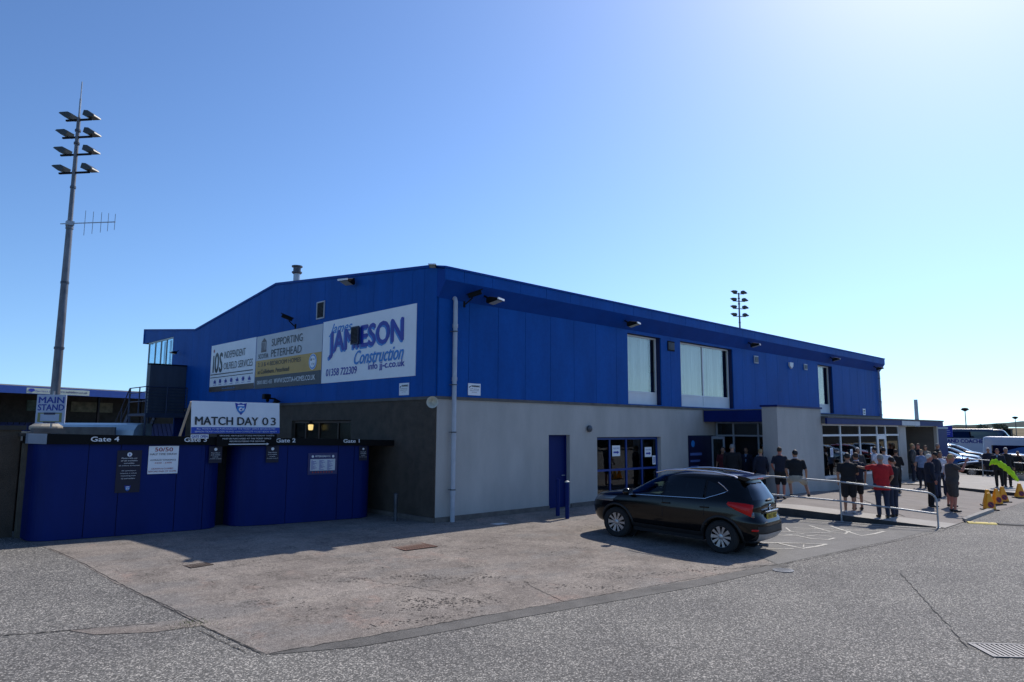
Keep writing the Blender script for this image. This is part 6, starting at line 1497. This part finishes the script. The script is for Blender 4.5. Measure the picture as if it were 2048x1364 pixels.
P_(at(15.5, -7.38), away(15.5, -7.4, -70), 1.80, 'navy', 'black', 'older person in a navy blazer and light shirt standing alone by the rail end', jacket='white', sleeves='long', hair='white', skin='red', arms=('down', 'down'), build=1.08)
P_(at(22.0, -5.75), away(22, -5.7, 175), 1.12, 'greyblue', 'greyblue', 'small child in grey with white shoes between the grown-ups', hair='brown', shoes=SHOEW, skin='tan')
P_(at(16.35, -7.75), away(16.3, -7.7, -40), 1.74, 'white', 'navy', 'ruddy person in a white top half hidden behind the one in taupe', shorts=True, hair=None, skin='red', belly=.03, arms=('phone', 'down'))
P_(at(19.6, -6.5), away(19.6, -6.5, 60), 1.80, 'navy', 'denim', 'dark-haired person in navy in the middle of the right-hand group', hair='black', skin='tan', sleeves='long')
P_(at(20.8, -6.35), away(20.8, -6.3, 190), 1.78, 'white', 'denim', 'person in a white shirt with short dark hair further back in the right-hand group', hair='black', skin='tan')
P_(at(15.0, -8.15), away(15, -8.1, -62), 1.88, 'brown', 'brown', 'person in a taupe shirt and long shorts raising a phone with one hand', shorts=True, hair='blond', skin='red', arms=('phone', 'raise_'), build=1.2, belly=.04, long_top=.04)
ph = MB().box(-.035, .035, -.004, .004, -.07, .07).build('phone', mat('phone_blue', (.02, .04, .22), .3), None, label='small dark blue phone held up in the raised hand of the person in taupe', cat='phone')
ph.location = (15.34, -8.42, 1.58); ph.rotation_euler = (0, 0, .5)
# at the far railing
P_((26.6, -7.15, -.10), away(26.6, -7.1, 172), 1.78, 'navy', 'black', 'person in a dark suit and blue shirt carrying a hi-vis coat', jacket='blue', sleeves='long', hair='brown', skin='red', arms=('hold', 'hold'), build=1.1)
P_((27.5, -7.30, -.10), away(27.5, -7.3, 200), 1.82, 'black', 'black', 'white-haired person in black right beside the hi-vis coat', jacket='closed', sleeves='long', hair='white', skin='tan')
P_((34.8, -5.10, -.30), away(34.7, -5.1, 180), 1.85, 'navy', 'black', 'white-haired person in navy behind the far railing, left one', jacket='closed', sleeves='long', hair='white', skin='tan')
P_((34.8, -6.45, -.30), away(34.8, -6.4, 175), 1.70, 'black', 'black', 'grey-haired person leaning on the far railing with a hand at the chin, right one', sleeves='long', hair='grey', skin='tan', arms=('face', 'fold'))
# hi-vis coat hanging over the arms
m = MB(); cs = [(-.36, .0, .10), (-.30, .05, .12), (-.12, .05, .10), (.08, -.06, .12), (.26, -.24, .13), (.44, -.46, .12), (.56, -.64, .09), (.64, -.72, .05)]
cs = [tuple(a_+(b_-a_)*t for a_, b_ in zip(c0, c1)) for c0, c1 in zip(cs, cs[1:]) for t in (0, .25, .5, .75)]+[cs[-1]]
vs = []; n = 20; rr = random.Random(4)
for i, (x, z, w_) in enumerate(cs):
    w_ *= 1+.16*math.sin(i*1.9)+rr.uniform(-.06, .06)
    for q in range(n): a = 2*math.pi*q/n; f_ = 1+.16*math.sin(3*a+i*.5)+.10*math.sin(5*a-i*.8); vs.append((x+.3*w_*math.sin(a)+rr.uniform(-.008, .008), w_*.5*math.cos(a)*f_, z+w_*math.sin(a)*f_))
m.add(vs, [(i*n+q, i*n+(q+1) % n, (i+1)*n+(q+1) % n, (i+1)*n+q) for i in range(len(cs)-1) for q in range(n)]+[tuple(range(n)), tuple((len(cs)-1)*n+q for q in range(n))])
hv = m.build('hi_vis_coat', CL['hivis'], None, smooth=2, label='bright yellow-green hi-vis coat draped over the arms of a person in a dark suit', cat='coat')
hv.location = (26.15, -7.30, 1.02); hv.rotation_euler = (0, 0, away(26, -7)-R(90));
